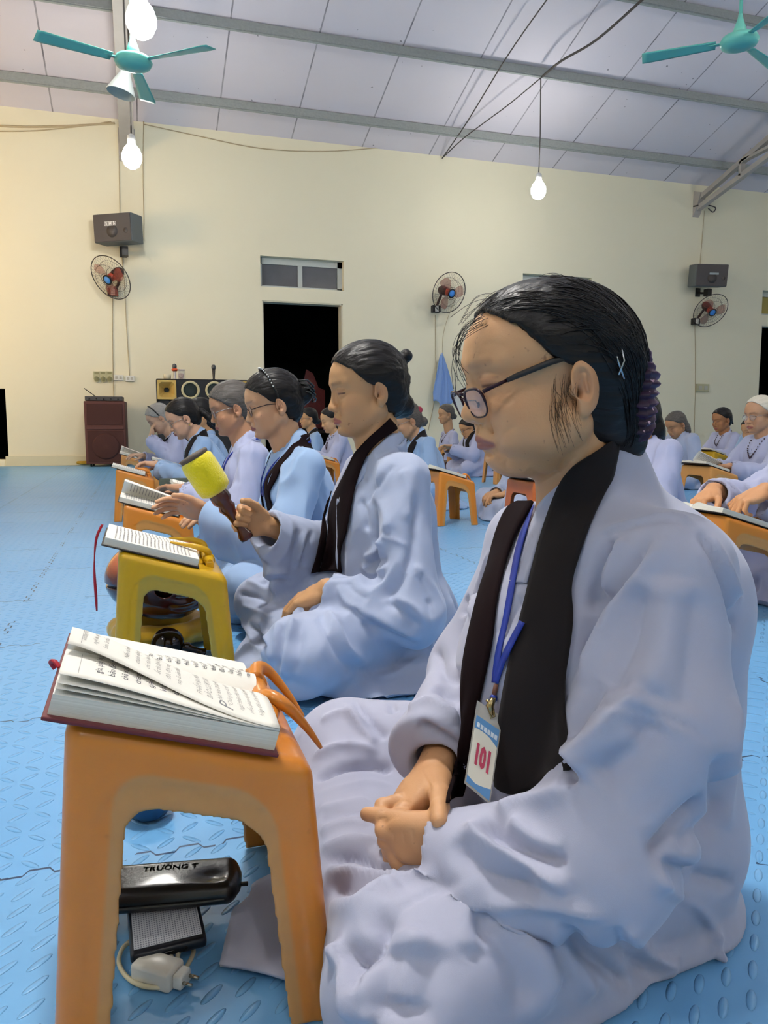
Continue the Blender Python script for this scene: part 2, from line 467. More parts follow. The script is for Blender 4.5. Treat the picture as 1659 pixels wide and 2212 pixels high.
for y0,y1 in ((WY+.3,YR),(YR,YB-.3)):
    V=[(XL-.3,y0,roofz(y0)),(XR+.3,y0,roofz(y0)),(XR+.3,y1,roofz(y1)),(XL-.3,y1,roofz(y1))]
    m.add(V+[(a,b,c+e) for a,b,c in V],[(0,1,2,3),(7,6,5,4),(0,4,5,1),(1,5,6,2),(2,6,7,3),(3,7,4,0)])
tag(m.obj('ceiling',mat_ceiling(),smooth=False),kind='structure')
M_galv=simple('galvanised_steel','#a2a8a5',rough=.6,metal=.1,var=.22,vscale=30)
M_grey=simple('grey_painted_steel','#b0aba5',rough=.6,metal=.1,var=.1)
k=0
for yp in (11.97,10.6,9.23,7.86,6.49,5.12,1.5,0.1,-1.3,-2.7,-4.1):
    z=roofz(yp); an=math.atan(SL)*(-1 if yp>YR else 1)
    R=rotm('X',math.degrees(an)); mm=MB()
    mm.box(((XL+XR)/2,yp,z-.085),(XR-XL-.1,.055,.13),R=R)
    mm.box(((XL+XR)/2,yp-.03,z-.155),(XR-XL-.1,.02,.015),R=R)
    o=mm.obj('roof_purlin',M_galv,smooth=False); k+=1
    if yp in (11.97,10.6,9.23):
        nm={11.97:'lowest grey steel roof purlin above the cream wall top',10.6:'second grey steel roof purlin up from the cream wall',9.23:'third grey steel roof purlin, seen by the top edge and right fan'}[yp]
        tag(o,nm,'beam')
    else: tag(o,'grey steel roof purlin higher up the slope outside the view','beam',group='roof purlins higher up the slope')
# ---- trusses
def truss(X,label,w=.1,group=None,nw=6):
    root=empty('roof_truss',(X,WY,4.5),0,label,'truss',group); L=9.0
    def loc(y,z): return np.array([0,y-WY,z-4.5])
    def bar(name,p,q,th):
        p,q=loc(*p),loc(*q); d=q-p; Ln=np.linalg.norm(d); a=math.atan2(d[2],d[1])
        MB().box((p+q)/2,(w,Ln,th),R=rotm('X',math.degrees(a)),bev=.006).obj(name,M_grey,root,smooth=False)
    bar('top_chord',(WY-.02,roofz(WY)-.30),(WY-L,roofz(WY-L)-.30),.09)
    bar('bottom_chord',(WY-.02,roofz(WY)-.46),(WY-L,roofz(WY-L)-1.15),.09)
    for i in range(nw):
        y=WY-1.15-i*1.35; b=lambda yy:roofz(WY)-.46+(roofz(WY-L)-1.15-(roofz(WY)-.46))*(WY-.02-yy)/L
        bar('web_bar',(y,b(y)),(y,roofz(y)-.30),.06)
        bar('web_bar',(y,roofz(y)-.30),(y-1.35,b(y-1.35)),.05)
    MB().prism([(-.0,.52),(-.0,.04),(-.05,.10),(-.16,.34),(-.2,.45)],-w/2-.02,w/2+.02,axis=0).obj('wall_plate',M_grey,root,smooth=False)
    return root
truss(-.02,'pale grey roof truss seen end-on above the hanging bulbs at left',w=.20)
truss(10.25,'grey lattice roof truss meeting the wall at the upper right',w=.10)
# ---- doors and windows (night outside)
M_frame=simple('pale_metal_frame','#b9c0bd',rough=.4,metal=.3); M_glass=simple('dusty_glass','#5c5f66',rough=.25,alpha=.9,var=.25,vscale=6,spec=.6)
M_glassy=simple('amber_lit_glass','#a99a52',rough=.3,alpha=.95)
def window(n,x0,x1,z0,z1,gm):
    r=empty(f'window_{n}',((x0+x1)/2,WY+.15,z0)); tag(r,kind='structure'); W=x1-x0; Hh=z1-z0
    f=MB(); f.box((0,0,Hh-.05),(W,.05,.10)).box((0,0,.02),(W,.05,.04)).box((-W/2+.02,0,Hh/2),(.04,.05,Hh)).box((W/2-.04,0,Hh/2),(.08,.05,Hh)).box((-.02,0,Hh/2),(.075,.045,Hh))
    f.obj('window_frame',M_frame,r,smooth=False)
    MB().box((0,.005,Hh/2),(W-.06,.008,Hh-.06)).obj('window_pane',gm,r,smooth=False)
window(1,1.949,3.329,2.828,3.305,M_glass); window(2,6.62,8.03,2.828,3.30,M_glass); window(3,11.93,13.32,2.81,3.28,M_glassy)
M_jamb=simple('door_jamb_paint','#d8d2bb',rough=.6)
for n,x0,x1,zt in ((1,1.967,3.303,2.61),(2,6.64,8.0,2.61),(3,11.95,13.3,2.60)):
    r=empty(f'door_{n}',((x0+x1)/2,WY+.11,0)); tag(r,kind='structure'); W=x1-x0
    MB().box((-W/2+.01,0,zt/2),(.02,.2,zt)).box((W/2-.01,0,zt/2),(.02,.2,zt)).box((0,0,zt-.01),(W,.2,.02)).obj('door_jamb',M_jamb,r,smooth=False)
# yard in the dark outside the doors
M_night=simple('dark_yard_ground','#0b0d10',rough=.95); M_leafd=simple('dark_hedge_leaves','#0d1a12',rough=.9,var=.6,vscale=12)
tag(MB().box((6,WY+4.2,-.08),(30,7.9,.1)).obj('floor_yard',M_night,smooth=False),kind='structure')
V=[];
g=np.zeros((60,20,3))
for i in range(60):
    for j in range(20):
        x=-6+26*i/59; z=-.1+4.6*j/19; g[i,j]=(x,WY+5.5+.7*math.sin(x*2.3+z*3)+.35*math.sin(x*7+z*5.1),z)
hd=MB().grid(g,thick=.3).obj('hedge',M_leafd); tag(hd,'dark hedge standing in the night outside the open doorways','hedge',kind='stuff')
al=empty('altar_screen',(2.95,WY+1.3,0),0,'dark red carved screen standing outside the middle doorway','screen')
M_red=simple('dark_red_lacquer','#6a1f1a',rough=.45,var=.5,vscale=14,bump=.5,bscale=30,bdist=.01); M_dkw=simple('dark_brown_wood','#23130d',rough=.5)
MB().prism([(-.28,.55),(.34,.55),(.34,1.25),(.22,1.3),(.12,1.55),(.0,1.62),(-.08,1.3),(-.28,1.2)],-.03,.03,axis=1).obj('carved_panel',M_red,al,smooth=False)
MB().box((0,0,.50),(1.3,.4,.06)).box((-.55,0,.24),(.08,.3,.48)).box((.55,0,.24),(.08,.3,.48)).obj('table_stand',M_dkw,al,smooth=False)
# ---- cables
M_cab=simple('beige_cable','#b9a988',rough=.6); M_cabd=simple('dark_cable','#4b4744',rough=.6)
def cable(pts,label,mat=M_cab,r=.006,name='wall_cable',sub=6,sag=None):
    P=catmull(pts,sub); o=MB().tube(P-P[0],r,6).obj(name,mat); o.location=P[0]; return tag(o,label,'cable')
yc=WY-.012
def wp(x,y,off=.012): 
    p=atY(x,y,WY-off); return p
cable([wp(255,275),wp(257,330),wp(258,400),wp(259,470)],'thin beige cable dropping to the left wall loudspeaker')
cable([wp(310,262),wp(309,380),wp(311,470),wp(311,520)],'thin beige cable right beside the left wall loudspeaker')
cable([wp(243,640),wp(243,700),wp(244,790),wp(246,868)],'thin cable from the left wall fan down past the fan regulators')
cable([wp(262,545),wp(268,600),wp(273,700),wp(280,812)],'thin cable from the left loudspeaker down to the white socket')
cable([wp(0,272),wp(60,274),wp(150,272),wp(248,266)],'bundle of beige cables along the wall top at far left',r=.016)
cable([wp(0,284,.02),wp(80,282,.02),wp(180,272,.02),wp(240,262,.02)],'thinner sagging cable under the bundle at far left',r=.008)
cable([wp(310,268),wp(420,292),wp(560,320),wp(700,327),wp(830,318)],'grey cable sagging along the wall below the roof edge',r=.008)
cable([wp(940,680),wp(941,760),wp(940,850),wp(925,930)],'thin cable below the middle wall fan')
cable([wp(985,640),wp(958,720),wp(957,800),wp(956,870)],'thin looped cable to the right of the middle wall fan',r=.004)
cable([wp(1522,455),wp(1518,500),wp(1512,575)],'thin cable dropping to the right wall loudspeaker')
cable([wp(1501,700),wp(1502,830),wp(1499,960)],'thin cable running down the wall from the right fan')
cable([wp(1498,446,.12),wp(1520,442,.12),wp(1545,448,.1),wp(1540,458,.1),wp(1530,450,.1)],'dark cable looped around the right truss end',M_cabd,.012)
def onroof(x,y,off=.03):
    r=ray(x,y); t=(EAVE-off+SL*WY-CAMH)/(r[2]+SL*r[1]); return CAM+r*t
cable([onroof(1188,-10,.2),onroof(1098,118,.2),onroof(1008,265,.2),onroof(955,342,.05)],'straight dark wire along the roof down to the wall top',M_cabd,.009,'ceiling_wire')
cable([onroof(1400,-12,.35),onroof(1290,85,.35),onroof(1212,132,.3),onroof(1172,165,.2)],'thick dark cable sagging under the roof towards the hanging bulb',M_cabd,.018,'ceiling_wire')
cable([onroof(1172,165,.2),onroof(1100,225,.25),onroof(1050,262,.22),onroof(1000,300,.2),onroof(955,342,.05)],'thinner dark wire from the bulb cord down to the wall top',M_cabd,.009,'ceiling_wire')
# ---- hanging bulbs
M_bulb=simple('lit_bulb','#ffffff',rough=.4,emit='#fffaf0',estr=22.)
M_sock=simple('white_bulb_socket','#e6e6e4',rough=.4)
def bulb(p,zt,label,r=.09,power=0,seen=True,group=None,cordmat=M_cabd):
    root=empty('hanging_bulb',tuple(p),0,label,'light bulb',group)
    pr=[(.0,-1.15),(.35,-1.1),(.75,-.8),(1.,-.25),(1.,.25),(.8,.8),(.5,1.15),(.36,1.4)]
    MB().lathe([(a*r,b*r) for a,b in pr],20).obj('bulb_glass',M_bulb,root)
    MB().lathe([(.38*r,1.35*r),(.42*r,1.5*r),(.4*r,2.1*r),(.15*r,2.3*r)],16).obj('bulb_socket',M_sock,root)
    MB().tube([(0,0,2.2*r),(.01,0,(zt-p[2])*.5),(0,0,zt-p[2])],.009,6).obj('cord',cordmat,root)
    ld=bpy.data.lights.new('bulb_light','POINT'); ld.energy=power; ld.shadow_soft_size=r*1.15; ld.color=(1.,.965,.91)
    lo=bpy.data.objects.new('bulb_light',ld); COL.objects.link(lo); lo.location=tuple(p)
    return root
# ================================================================ things on the far wall
M_spk=simple('charcoal_speaker_cloth','#55504f',rough=.85,bump=.4,bscale=300,bdist=.002); M_spkb=simple('grey_speaker_case','#5f6566',rough=.6)
M_blk=simple('black_plastic','#101012',rough=.45); M_white=simple('white_plastic','#dcdcd4',rough=.4); M_wprint=simple('white_print','#e8e8e8',rough=.6)
def text_mesh(s,size,extr=.0006,bold=0.,align='CENTER',shear=0.):
    cu=bpy.data.curves.new('txt','FONT'); cu.body=s; cu.size=size; cu.extrude=extr; cu.offset=bold; cu.align_x=align; cu.align_y='CENTER'; cu.resolution_u=2; cu.shear=shear
    ob=bpy.data.objects.new('txt',cu); me=bpy.data.meshes.new_from_object(ob)
    V=np.array([tuple(v.co) for v in me.vertices]).reshape(-1,3); F=[tuple(p.vertices) for p in me.polygons]
    bpy.data.objects.remove(ob); bpy.data.curves.remove(cu); bpy.data.meshes.remove(me)
    return V,F
def frame_from(n,up=(0,0,1)):
    n=np.array(n,float); n/=np.linalg.norm(n); u=np.array(up,float); x=np.cross(u,n); x/=np.linalg.norm(x); y=np.cross(n,x); return np.stack([x,y,n],1)
def wall_speaker(px,py,wpx,n,label,logo):
    c=atY(px,py,WY-.33); root=empty('wall_speaker',tuple(c),0,label,'speaker'); R=frame_from(n)  # x right,y up,z out
    W,Hh,Dp=.62,.40,.30
    MB().box(R@np.array([0,0,0]),(W,Hh,Dp),R=R,bev=.012).obj('cabinet',M_spkb,root,smooth=False)
    MB().box(R@np.array([0,0,Dp/2+.01]),(W-.02,Hh-.02,.02),R=R,bev=.006).obj('grille',M_spk,root,smooth=False)
    g=MB()
    for x in (0,.22): g.lathe([(.085 if x==0 else .035,0),(.09 if x==0 else .038,.004),(.0,.008)],24,c=R@np.array([x,-.05,Dp/2+.016]),R=R)
    g.obj('cone_cover',M_spk,root)
    if logo:
        b=MB()
        for i,ch in enumerate('BMB'):
            V,F=text_mesh(ch,.055,bold=.0015); V=V+np.array([-.065+.062*i-.02,.055,Dp/2+.022]); b.add(V@R.T,F)
            for dx,dy,w,h in ((0,.026,.056,.005),(0,-.026,.056,.005),(-.028,0,.005,.056),(.028,0,.005,.056)):
                b.box(R@np.array([-.065+.062*i-.02+dx,.055+dy,Dp/2+.022]),(w,h,.003),R=R)
        b.obj('logo',M_wprint,root,smooth=False)
    else: MB().box(R@np.array([.03,.03,Dp/2+.022]),(.18,.035,.004),R=R,bev=.001).obj('logo',simple('pale_badge','#9aa6a8',rough=.4),root,smooth=False)
    # wall bracket
    y=WY-c[1]
    MB().box((.08,.08,-Hh/2-.09),(.09,.12,.13)).tube([(.08,.1,-Hh/2-.1),(.05,y-.01,-Hh/2-.06)],.02,8).box((.05,y-.012,-Hh/2-.05),(.1,.02,.16)).obj('wall_bracket',M_blk,root,smooth=False)
    return root
wall_speaker(256,496,90,tuple(-.24*CR-.16*CU-.95*CF+0*CU),'charcoal loudspeaker with white logo on the wall above the left fan',True)
wall_speaker(1529,596,76,tuple(.10*CR-.22*CU-.95*CF),'dark loudspeaker with pale badge on the wall above the right fan',False)
M_wire=simple('dark_cage_wire','#4a4642',rough=.4,metal=.4); M_motor=simple('dark_brown_motor','#3a201c',rough=.45)
M_blade=simple('clear_red_fan_blade','#b35a4c',rough=.2,alpha=.35); M_red2=simple('orange_red_plastic','#b0412c',rough=.35); M_hub=simple('blue_hub_badge','#3f86d8',rough=.35)
def wall_fan(px,py,n,mpx,mpy,label,r=.335):
    c=atY(px,py,WY-.36); root=empty('wall_fan',tuple(c),0,label,'fan'); R=frame_from(n)
    f=lambda x,y,z:R@np.array([x,y,z])
    cg=MB(); A=np.arange(48)*2*PI/48
    cg.tube([f(r*math.cos(a),r*math.sin(a),0) for a in A],.007,6,closed=True)
    for rr,z in ((.22,.062),(.10,.082),(.24,-.05),(.12,-.07)): cg.tube([f(rr*math.cos(a),rr*math.sin(a),z) for a in A[::2]],.0028,4,closed=True)
    for i in range(40):
        a=i*2*PI/40; ca,sa=math.cos(a),math.sin(a)
        for s in (1,-1): cg.tube([f(r*ca,r*sa,0),f(.3*ca,.3*sa,.035*s),f(.2*ca,.2*sa,.065*s),f(.06*ca,.06*sa,.084*s)],.0013,3,cap=False)
    cg.obj('cage',M_wire,root)
    MB().lathe([(.0,.092),(.05,.09),(.056,.084)],24,R=R).obj('hub_badge',M_hub,root)
    MB().lathe([(.075,.072),(.078,.082),(.05,.084)],24,R=R).obj('hub_ring',M_blk,root)
    for k in range(3):
        P=np.zeros((8,6,3)); 
        for i in range(8):
            for j in range(6):
                rr=.04+.24*i/7; aa=k*2*PI/3+(j/5-.5)*(.5+.5*math.sin(i/7*PI))+.25*i/7; P[i,j]=f(rr*math.cos(aa),rr*math.sin(aa),.02-.03*(j/5-.5))
        MB().grid(P,thick=.003).obj('fan_blade',M_blade,root)
    MB().lathe([(.05,.03),(.06,.0),(.065,-.03)],20,R=R).obj('blade_boss',M_red2,root)
    MB().lathe([(.06,-.06),(.075,-.1),(.08,-.2),(.06,-.25),(.02,-.262)],20,R=R).obj('motor',M_motor,root)
    b=atY(mpx,mpy,WY-.02)-c
    MB().tube(catmull([f(0,-.02,-.18),f(0,-.1,-.20)*.6+b*.4,b+np.array([0,-.06,.03])],6),.022,8).obj('arm',M_motor,root)
    MB().box(b+np.array([0,-.03,0]),(.15,.09,.12),bev=.01).obj('wall_mount',M_blk,root,smooth=False)
    MB().box(b+np.array([0,-.08,0]),(.06,.02,.10),bev=.004).obj('mount_label',M_white,root,smooth=False)
    return root
wall_fan(239,600,tuple(-.37*CR-.62*CU-.69*CF),244,632,'wall fan with round cage tilted down, below the left loudspeaker')
wall_fan(970,632,tuple(.52*CR-.42*CU-.74*CF),940,668,'wall fan turned to the right, between doorway and near woman')
wall_fan(1535,671,tuple(.16*CR-.66*CU-.73*CF),1500,695,'wall fan with blue hub below the right loudspeaker')
# regulators, switches
M_reg=simple('olive_regulator','#b9b58e',rough=.5); M_regd=simple('regulator_dial','#8d8a62',rough=.5)
for i,lab in enumerate(('leftmost of the three olive fan regulators on the wall','middle of the three olive fan regulators on the wall','rightmost of the three olive fan regulators, touching the cable')):
    p=atY(209+14*i,814,WY); root=empty('fan_regulator',tuple(p),0,lab,'switch','fan regulators beside the sockets')
    MB().prism([(-.045,.08),(-.045,-.03),(-.03,-.07),(0,-.085),(.03,-.07),(.045,-.03),(.045,.08)],-.03,0,axis=1).obj('regulator_case',M_reg,root,smooth=False)
    MB().lathe([(.036,0),(.034,.01),(.0,.012)],20,c=(0,-.03,-.03),R=rotm('X',90)).box((0,-.045,-.03),(.012,.012,.055)).obj('dial',M_regd,root,smooth=False)
    MB().box((0,-.032,.055),(.06,.008,.03)).obj('vent_label',M_regd,root,smooth=False)
def plate(x,y,w,h,label,mat=M_white,name='wall_socket',slots=2):
    p=atY(x,y,WY); root=empty(name,tuple(p),0,label,'socket')
    MB().box((0,-.018,0),(w,.036,h),bev=.005).obj('socket_plate',mat,root,smooth=False)
    for i in range(slots): MB().box((w*(-.22+.44*i),-.039,0),(w*.25,.006,h*.5),bev=.002).obj('socket_hole' if slots>1 else 'switch_rocker',simple('socket_insert','#b8b6aa',rough=.5) if slots>1 else mat,root,smooth=False)
plate(256,816,.14,.085,'white wall switch plate beside the fan regulators',slots=2)
plate(281,818,.13,.09,'white surface socket box at the end of the thin cable',slots=2)
plate(1516,838,.30,.15,'yellowish double socket on the wall below the right fan',simple('aged_socket','#bdb894',rough=.5,var=.15),slots=2)
# robe hanging on wall
def hanging_robe():
    P=np.zeros((22,26,3)); top=atY(952,765,WY-.05)
    for i in range(22):
        s=i/21; z=-.86*s; w=.02+.17*min(1,s*1.25)**.8
        for j in range(26):
            t=j/25*2-1; P[i,j]=(w*t+.03*s,-.03-.05*s-.045*(1-t*t)**.5*1.+.022*math.sin(t*9+s*3)*min(1,s*3),z-.06*s*math.cos(t*3)+.02*math.sin(t*7))
    o=MB().grid(P,thick=.01).obj('hanging_robe',simple('blue_robe_hung','#7d9fd8',rough=.8,sheen=.2)); o.location=tuple(top)
    tag(o,'blue robe hanging from a hook on the wall below the middle fan','robe')
hanging_robe()
# brown loudspeaker with mixer
M_brn=simple('brown_speaker_cloth','#4c2c28',rough=.85,var=.12,vscale=5,bump=.4,bscale=250); M_brnt=simple('brown_speaker_trim','#5e3630',rough=.6)
c=atZ(236,1004,0); cx,cy=float(c[0])+.0,WY-.40
sp=empty('floor_speaker',(cx,cy,0),-.06,'tall brown floor loudspeaker with two grilles against the cream wall','speaker')
MB().box((0,.0,.50),(.57,.42,.92),bev=.012).obj('cabinet',M_brnt,sp,smooth=False)
MB().box((0,-.215,.77),(.50,.012,.30),bev=.004).obj('upper_grille',M_brn,sp,smooth=False)
MB().box((0,-.215,.30),(.50,.012,.46),bev=.004).obj('lower_grille',M_brn,sp,smooth=False)
MB().box((0,-.218,.575),(.52,.014,.05),bev=.004).obj('trim_strip',M_brnt,sp,smooth=False)
MB().lathe([(.185,0),(.19,.006),(.17,.012),(.05,.02),(.0,.02)],30,c=(0,-.222,.30),R=rotm('X',90)).obj('woofer_cover',M_brn,sp)
for dx in(-.22,.22):
    for dy in(-.15,.15): MB().tube([(dx-.012,dy,.022),(dx+.012,dy,.022)],.022,12).obj('caster',M_blk,sp)
mx=empty('mixer_box',(cx-.01,cy-.02,.963),-.06,'flat dark mixer box lying on the brown floor loudspeaker','mixer')
MB().box((0,0,.035),(.52,.34,.065),bev=.006).obj('case',simple('dark_grey_box','#4a4748',rough=.5),mx,smooth=False)
for i in range(5): MB().lathe([(.012,0),(.01,.015),(0,.016)],10,c=(-.2+.1*i,-.17,.03),R=rotm('X',90)).obj('knob',M_blk,mx)
MB().tube([(-.13,.05,.068),(-.29,.06,.19)],.006,6).obj('antenna',M_blk,mx)
cb=cable([(cx-.22,WY-.03,.04),(cx-.36,WY-.05,.03),(cx-.46,WY-.03,.045),(cx-.3,WY-.03,.05)],'yellow cable end on the mat left of the brown loudspeaker',simple('yellow_cable','#b9992e',rough=.5),.018)
# stacked gold horn speaker tower
M_cab2=simple('black_cabinet_paint','#23262b',rough=.65,bump=.2,bscale=120); M_gold=simple('gold_horn','#c9a95f',rough=.45,metal=.25); M_cream=simple('pale_gold_ring','#cfc39a',rough=.45); M_dark=simple('dark_cone','#26302f',rough=.8)
tw=empty('line_cabinet',(.95,WY-.55,0),0,'wide black speaker cabinet with gold horns behind the readers','speaker'); tw.name='speaker_stack'
x0,x1=-.67,.67
def cabinet(z0,z1,xa,xb,name='cabinet'): return MB().box(((xa+xb)/2,.02,(z0+z1)/2),(xb-xa,.46,z1-z0),bev=.01).obj(name,M_cab2,tw,smooth=False)
def horn(cx_,cz,w,h):
    m=MB(); y=-.215
    def ring(w,h,y,c=.25):
        c*=min(w,h); return [(-w+c,y,-h),(w-c,y,-h),(w,y,-h+c),(w,y,h-c),(w-c,y,h),(-w+c,y,h),(-w,y,h-c),(-w,y,-h+c)]
    rs=[ring(w/2,h/2,y,.04),ring(w/2,h/2,y-.02,.04),ring(w*.41,h*.40,y-.02,.3),ring(w*.39,h*.37,y-.010,.3),ring(w*.13,h*.12,y+.10,.4)]
    V=[p for r_ in rs for p in r_]; F=[]
    for i in range(len(rs)-1):
        for q in range(8): F.append((i*8+q,i*8+(q+1)%8,(i+1)*8+(q+1)%8,(i+1)*8+q))
    V=np.array(V)+np.array([cx_,0,cz]); m.add(V,F); o=m.obj('horn',M_gold,tw,smooth=False)
    MB().box((cx_,-.080,cz),(w*.22,.02,h*.20)).obj('horn_throat',M_blk,tw,smooth=False)
MB().box(((x0+x1)/2,.10,1.13),(x1-x0,.32,.32)).box(((x0+x1)/2,.10,.78),(x1-x0,.32,.36)).box(((x0+x1)/2,-.135,1.285),(x1-x0,.15,.012)).box(((x0+x1)/2,-.135,.965),(x1-x0,.15,.014)).box(((x0+x1)/2,-.135,.605),(x1-x0,.15,.014)).box((x0+.006,-.135,.95),(.012,.15,.68)).box((x1-.006,-.135,.95),(.012,.15,.68)).box((-.015,-.135,1.13),(.76,.15,.31)).box((-.52,-.135,.78),(.28,.15,.35)).obj('cabinet',M_cab2,tw,smooth=False); cabinet(.0,.59,x0,-.01); cabinet(.0,.59,.01,x1)
horn(x0+.14,1.13,.27,.28); horn(x1-.14,1.13,.27,.28)
for xx in (-.19,.16):
    MB().lathe([(.135,0),(.135,.016),(.105,.02),(.10,.004)],36,c=(xx,-.21,1.13),R=rotm('X',90),cap=False).obj('driver_ring',M_cream,tw)
    MB().lathe([(.102,0),(.09,.004),(.03,.006),(0,.006)],30,c=(xx,-.212,1.13),R=rotm('X',90)).obj('driver_cone',M_dark,tw)
horn(.13,.78,.30,.30); horn(x1-.17,.78,.32,.30); horn(-.25,.78,.30,.30)
MB().box((.145,-.245,.78),(.20,.02,.2)).obj('rating_plate',simple('rating_plate','#41343a',rough=.5),tw,smooth=False)
# microphones and jar on the cabinet
def mic(px,label,col,ring=None):
    p=atY(px,826,WY-.55); root=empty('microphone',(float(p[0]),WY-.55,1.2975),0,label,'microphone')
    MB().lathe([(.03,0),(.032,.008),(.016,.012),(.018,.06),(.026,.16)],16).obj('mic_body',col,root)
    MB().lathe([(.026,.16),(.033,.175),(.034,.20),(.026,.222),(.01,.23)],16).obj('mic_grille',simple('mic_mesh','#5b5d60',rough=.4,metal=.6),root)
    if ring: MB().lathe([(.034,.12),(.05,.14),(.034,.16)],16).obj('mic_ring',ring,root)
mic(378,'silver microphone with an orange ring standing on the speaker cabinet',simple('silver_mic','#b0aeb0',rough=.3,metal=.5),simple('orange_ring','#d8552c',rough=.5))
mic(462,'plain dark microphone standing on the speaker cabinet',simple('dark_mic','#3a3837',rough=.4))
p=atY(393,826,WY-.55); jr=empty('glass_jar',(float(p[0]),WY-.52,1.2975),0,'clear glass jar of small sweets on the speaker cabinet','jar')
MB().lathe([(.05,0),(.055,.01),(.055,.11),(.045,.125),(.045,.13)],20,cap=False).lathe([(.0,.001),(.05,.001)],20,cap=False).obj('jar_glass',simple('clear_glass','#dfe3e0',rough=.05,alpha=.3),jr)
MB().lathe([(.047,.128),(.05,.132),(.05,.15),(.0,.152)],20).obj('jar_lid',simple('clear_lid','#d9cfd0',rough=.3,alpha=.7),jr)
sw=MB()
for i in range(26):
    a=i*2.4; rr=.012+.028*((i*7)%5)/4; sw.sphere((rr*math.cos(a),rr*math.sin(a),.012+.075*(i/26)),.012,8)
tag(sw.obj('sweets',simple('pink_sweets','#b98e90',rough=.5,var=.5,vscale=40),jr),kind='stuff')
p=atY(362,826,WY-.55); tag(MB().lathe([(.05,0),(.055,.07),(.05,.072),(.046,.01),(0,.01)],18,c=(float(p[0]),WY-.5,1.2975)).obj('tape_roll',simple('beige_tape','#d6cfb6',rough=.5)),'pale beige roll of tape on the speaker cabinet by the first microphone','tape')
# ceiling fans
M_teal=simple('teal_fan_paint','#6fc3b4',rough=.35); 
def ceiling_fan(p,zt,angs,label):
    root=empty('ceiling_fan',tuple(p),0,label,'fan')
    MB().lathe([(.0,-.055),(.07,-.052),(.13,-.03),(.145,.0),(.13,.03),(.07,.05),(.02,.055)],32).obj('motor_housing',M_teal,root)
    MB().lathe([(.055,.05),(.045,.1),(.02,.17),(.016,.2)],16).obj('canopy',M_teal,root)
    MB().tube([(0,0,.18),(0,0,zt-p[2])],.013,8).obj('rod',M_teal,root)
    for a in angs:
        P=np.zeros((14,7,3))
        for i in range(14):
            s=i/13; rr=.17+.55*s; w=.042+.028*s-.05*max(0,s-.93)*8*.3
            for j in range(7):
                t=j/6*2-1; x,y=rr,w*t; P[i,j]=(x*math.cos(a)-y*math.sin(a),x*math.sin(a)+y*math.cos(a),.012*t-.012*s)
        b=MB().grid(P,thick=.004).obj('fan_blade',M_teal,root)
        MB().box(((.10+.12)*math.cos(a)*.75,(.22)*math.sin(a)*.75,0),(.13,.035,.008),R=rotm('Z',math.degrees(a))).obj('blade_iron',M_teal,b,smooth=False)
    return root
ceiling_fan(atD(288,134,6.0),roofz(6.65)-.0,(math.radians(-39.6),math.radians(-159.6),math.radians(80.4)),'teal three-blade ceiling fan under the near hanging bulb at left')
ceiling_fan(atD(1597,90,6.0),roofz(5.2),(math.radians(142),math.radians(22),math.radians(-98)),'teal ceiling fan at the top right corner')
# unlit white lamp shade
ls=empty('lamp_shade',tuple(atD(266,180,7.2)),0,'white cone lamp shade hanging just below the left ceiling fan','lamp')
Rr=rotm('Y',14)
MB().lathe([(.13,-.10),(.135,-.095),(.06,.07),(.045,.12),(.05,.13)],28,R=Rr,cap=False).obj('shade',simple('white_enamel_shade','#dfe6e2',rough=.3),ls)
MB().lathe([(.0,.15),(.045,.145),(.045,.11)],16,R=Rr).obj('shade_socket',M_sock,ls)
zt=roofz(float(ls.location.y)); MB().tube([Rr@np.array([0,0,.14]),(.03,0,.4),(.03,0,zt-ls.location.z-.02)],.008,6).obj('cord',M_cabd,ls)
# ================================================================ slanted reading stools and books
def plastic(name,c,c2=None):
    t=NT(name); n=t.noise(14.,4.); n2=t.noise(60.,2.)
    a=lin(c); d=tuple(x*.86 for x in a[:3])+(1,); base=t.mix(n,d,a)
    st=t.ramp(n2,[(.0,(0,0,0,1)),(.72,(0,0,0,1)),(.80,(1,1,1,1))]); sx=t.mix(t.math('MULTIPLY',t.n('ShaderNodeSeparateColor').outputs[0],0.),base,base)
    base=t.mix(t.math('MULTIPLY',st,.25),base,tuple(x*.45 for x in a[:3])+(1,)); pa=t.n('ShaderNodeAttribute'); pa.attribute_name='pale'; base=t.mix(t.math('MULTIPLY',pa.outputs['Fac'],.8),base,t.mix(n2,lin(c2 or c),tuple(x*.8 for x in lin(c2 or c)[:3])+(1,))); t.l(base,t.b.inputs['Base Color'])
    t.b.inputs['Roughness'].default_value=.32; t.b.inputs['Subsurface Weight'].default_value=.0
    t.b.inputs['Coat Weight'].default_value=.25; t.b.inputs['Coat Roughness'].default_value=.2
    t.bump(n2,.08,.001); return t.m
M_or=plastic('orange_plastic','#e08a2c','#cf9a58'); M_orp=simple('scuffed_orange_plastic','#d9a566',rough=.6,var=.12,vscale=40)
M_ye=plastic('yellow_plastic','#d6a810','#b59f45'); M_yep=simple('scuffed_yellow_plastic','#b5a53c',rough=.6,var=.12,vscale=40)
M_tan=plastic('faded_orange_plastic','#dc9a50','#d8a868'); M_tanp=simple('faded_tan_plastic','#d8a868',rough=.6,var=.08)
M_ro=plastic('red_orange_plastic','#c8662c'); M_gr=simple('grey_green_board','#565c4e',rough=.7,var=.1)
ST_H,ST_S=.2995,.300; ST_A=math.degrees(math.atan(ST_S))
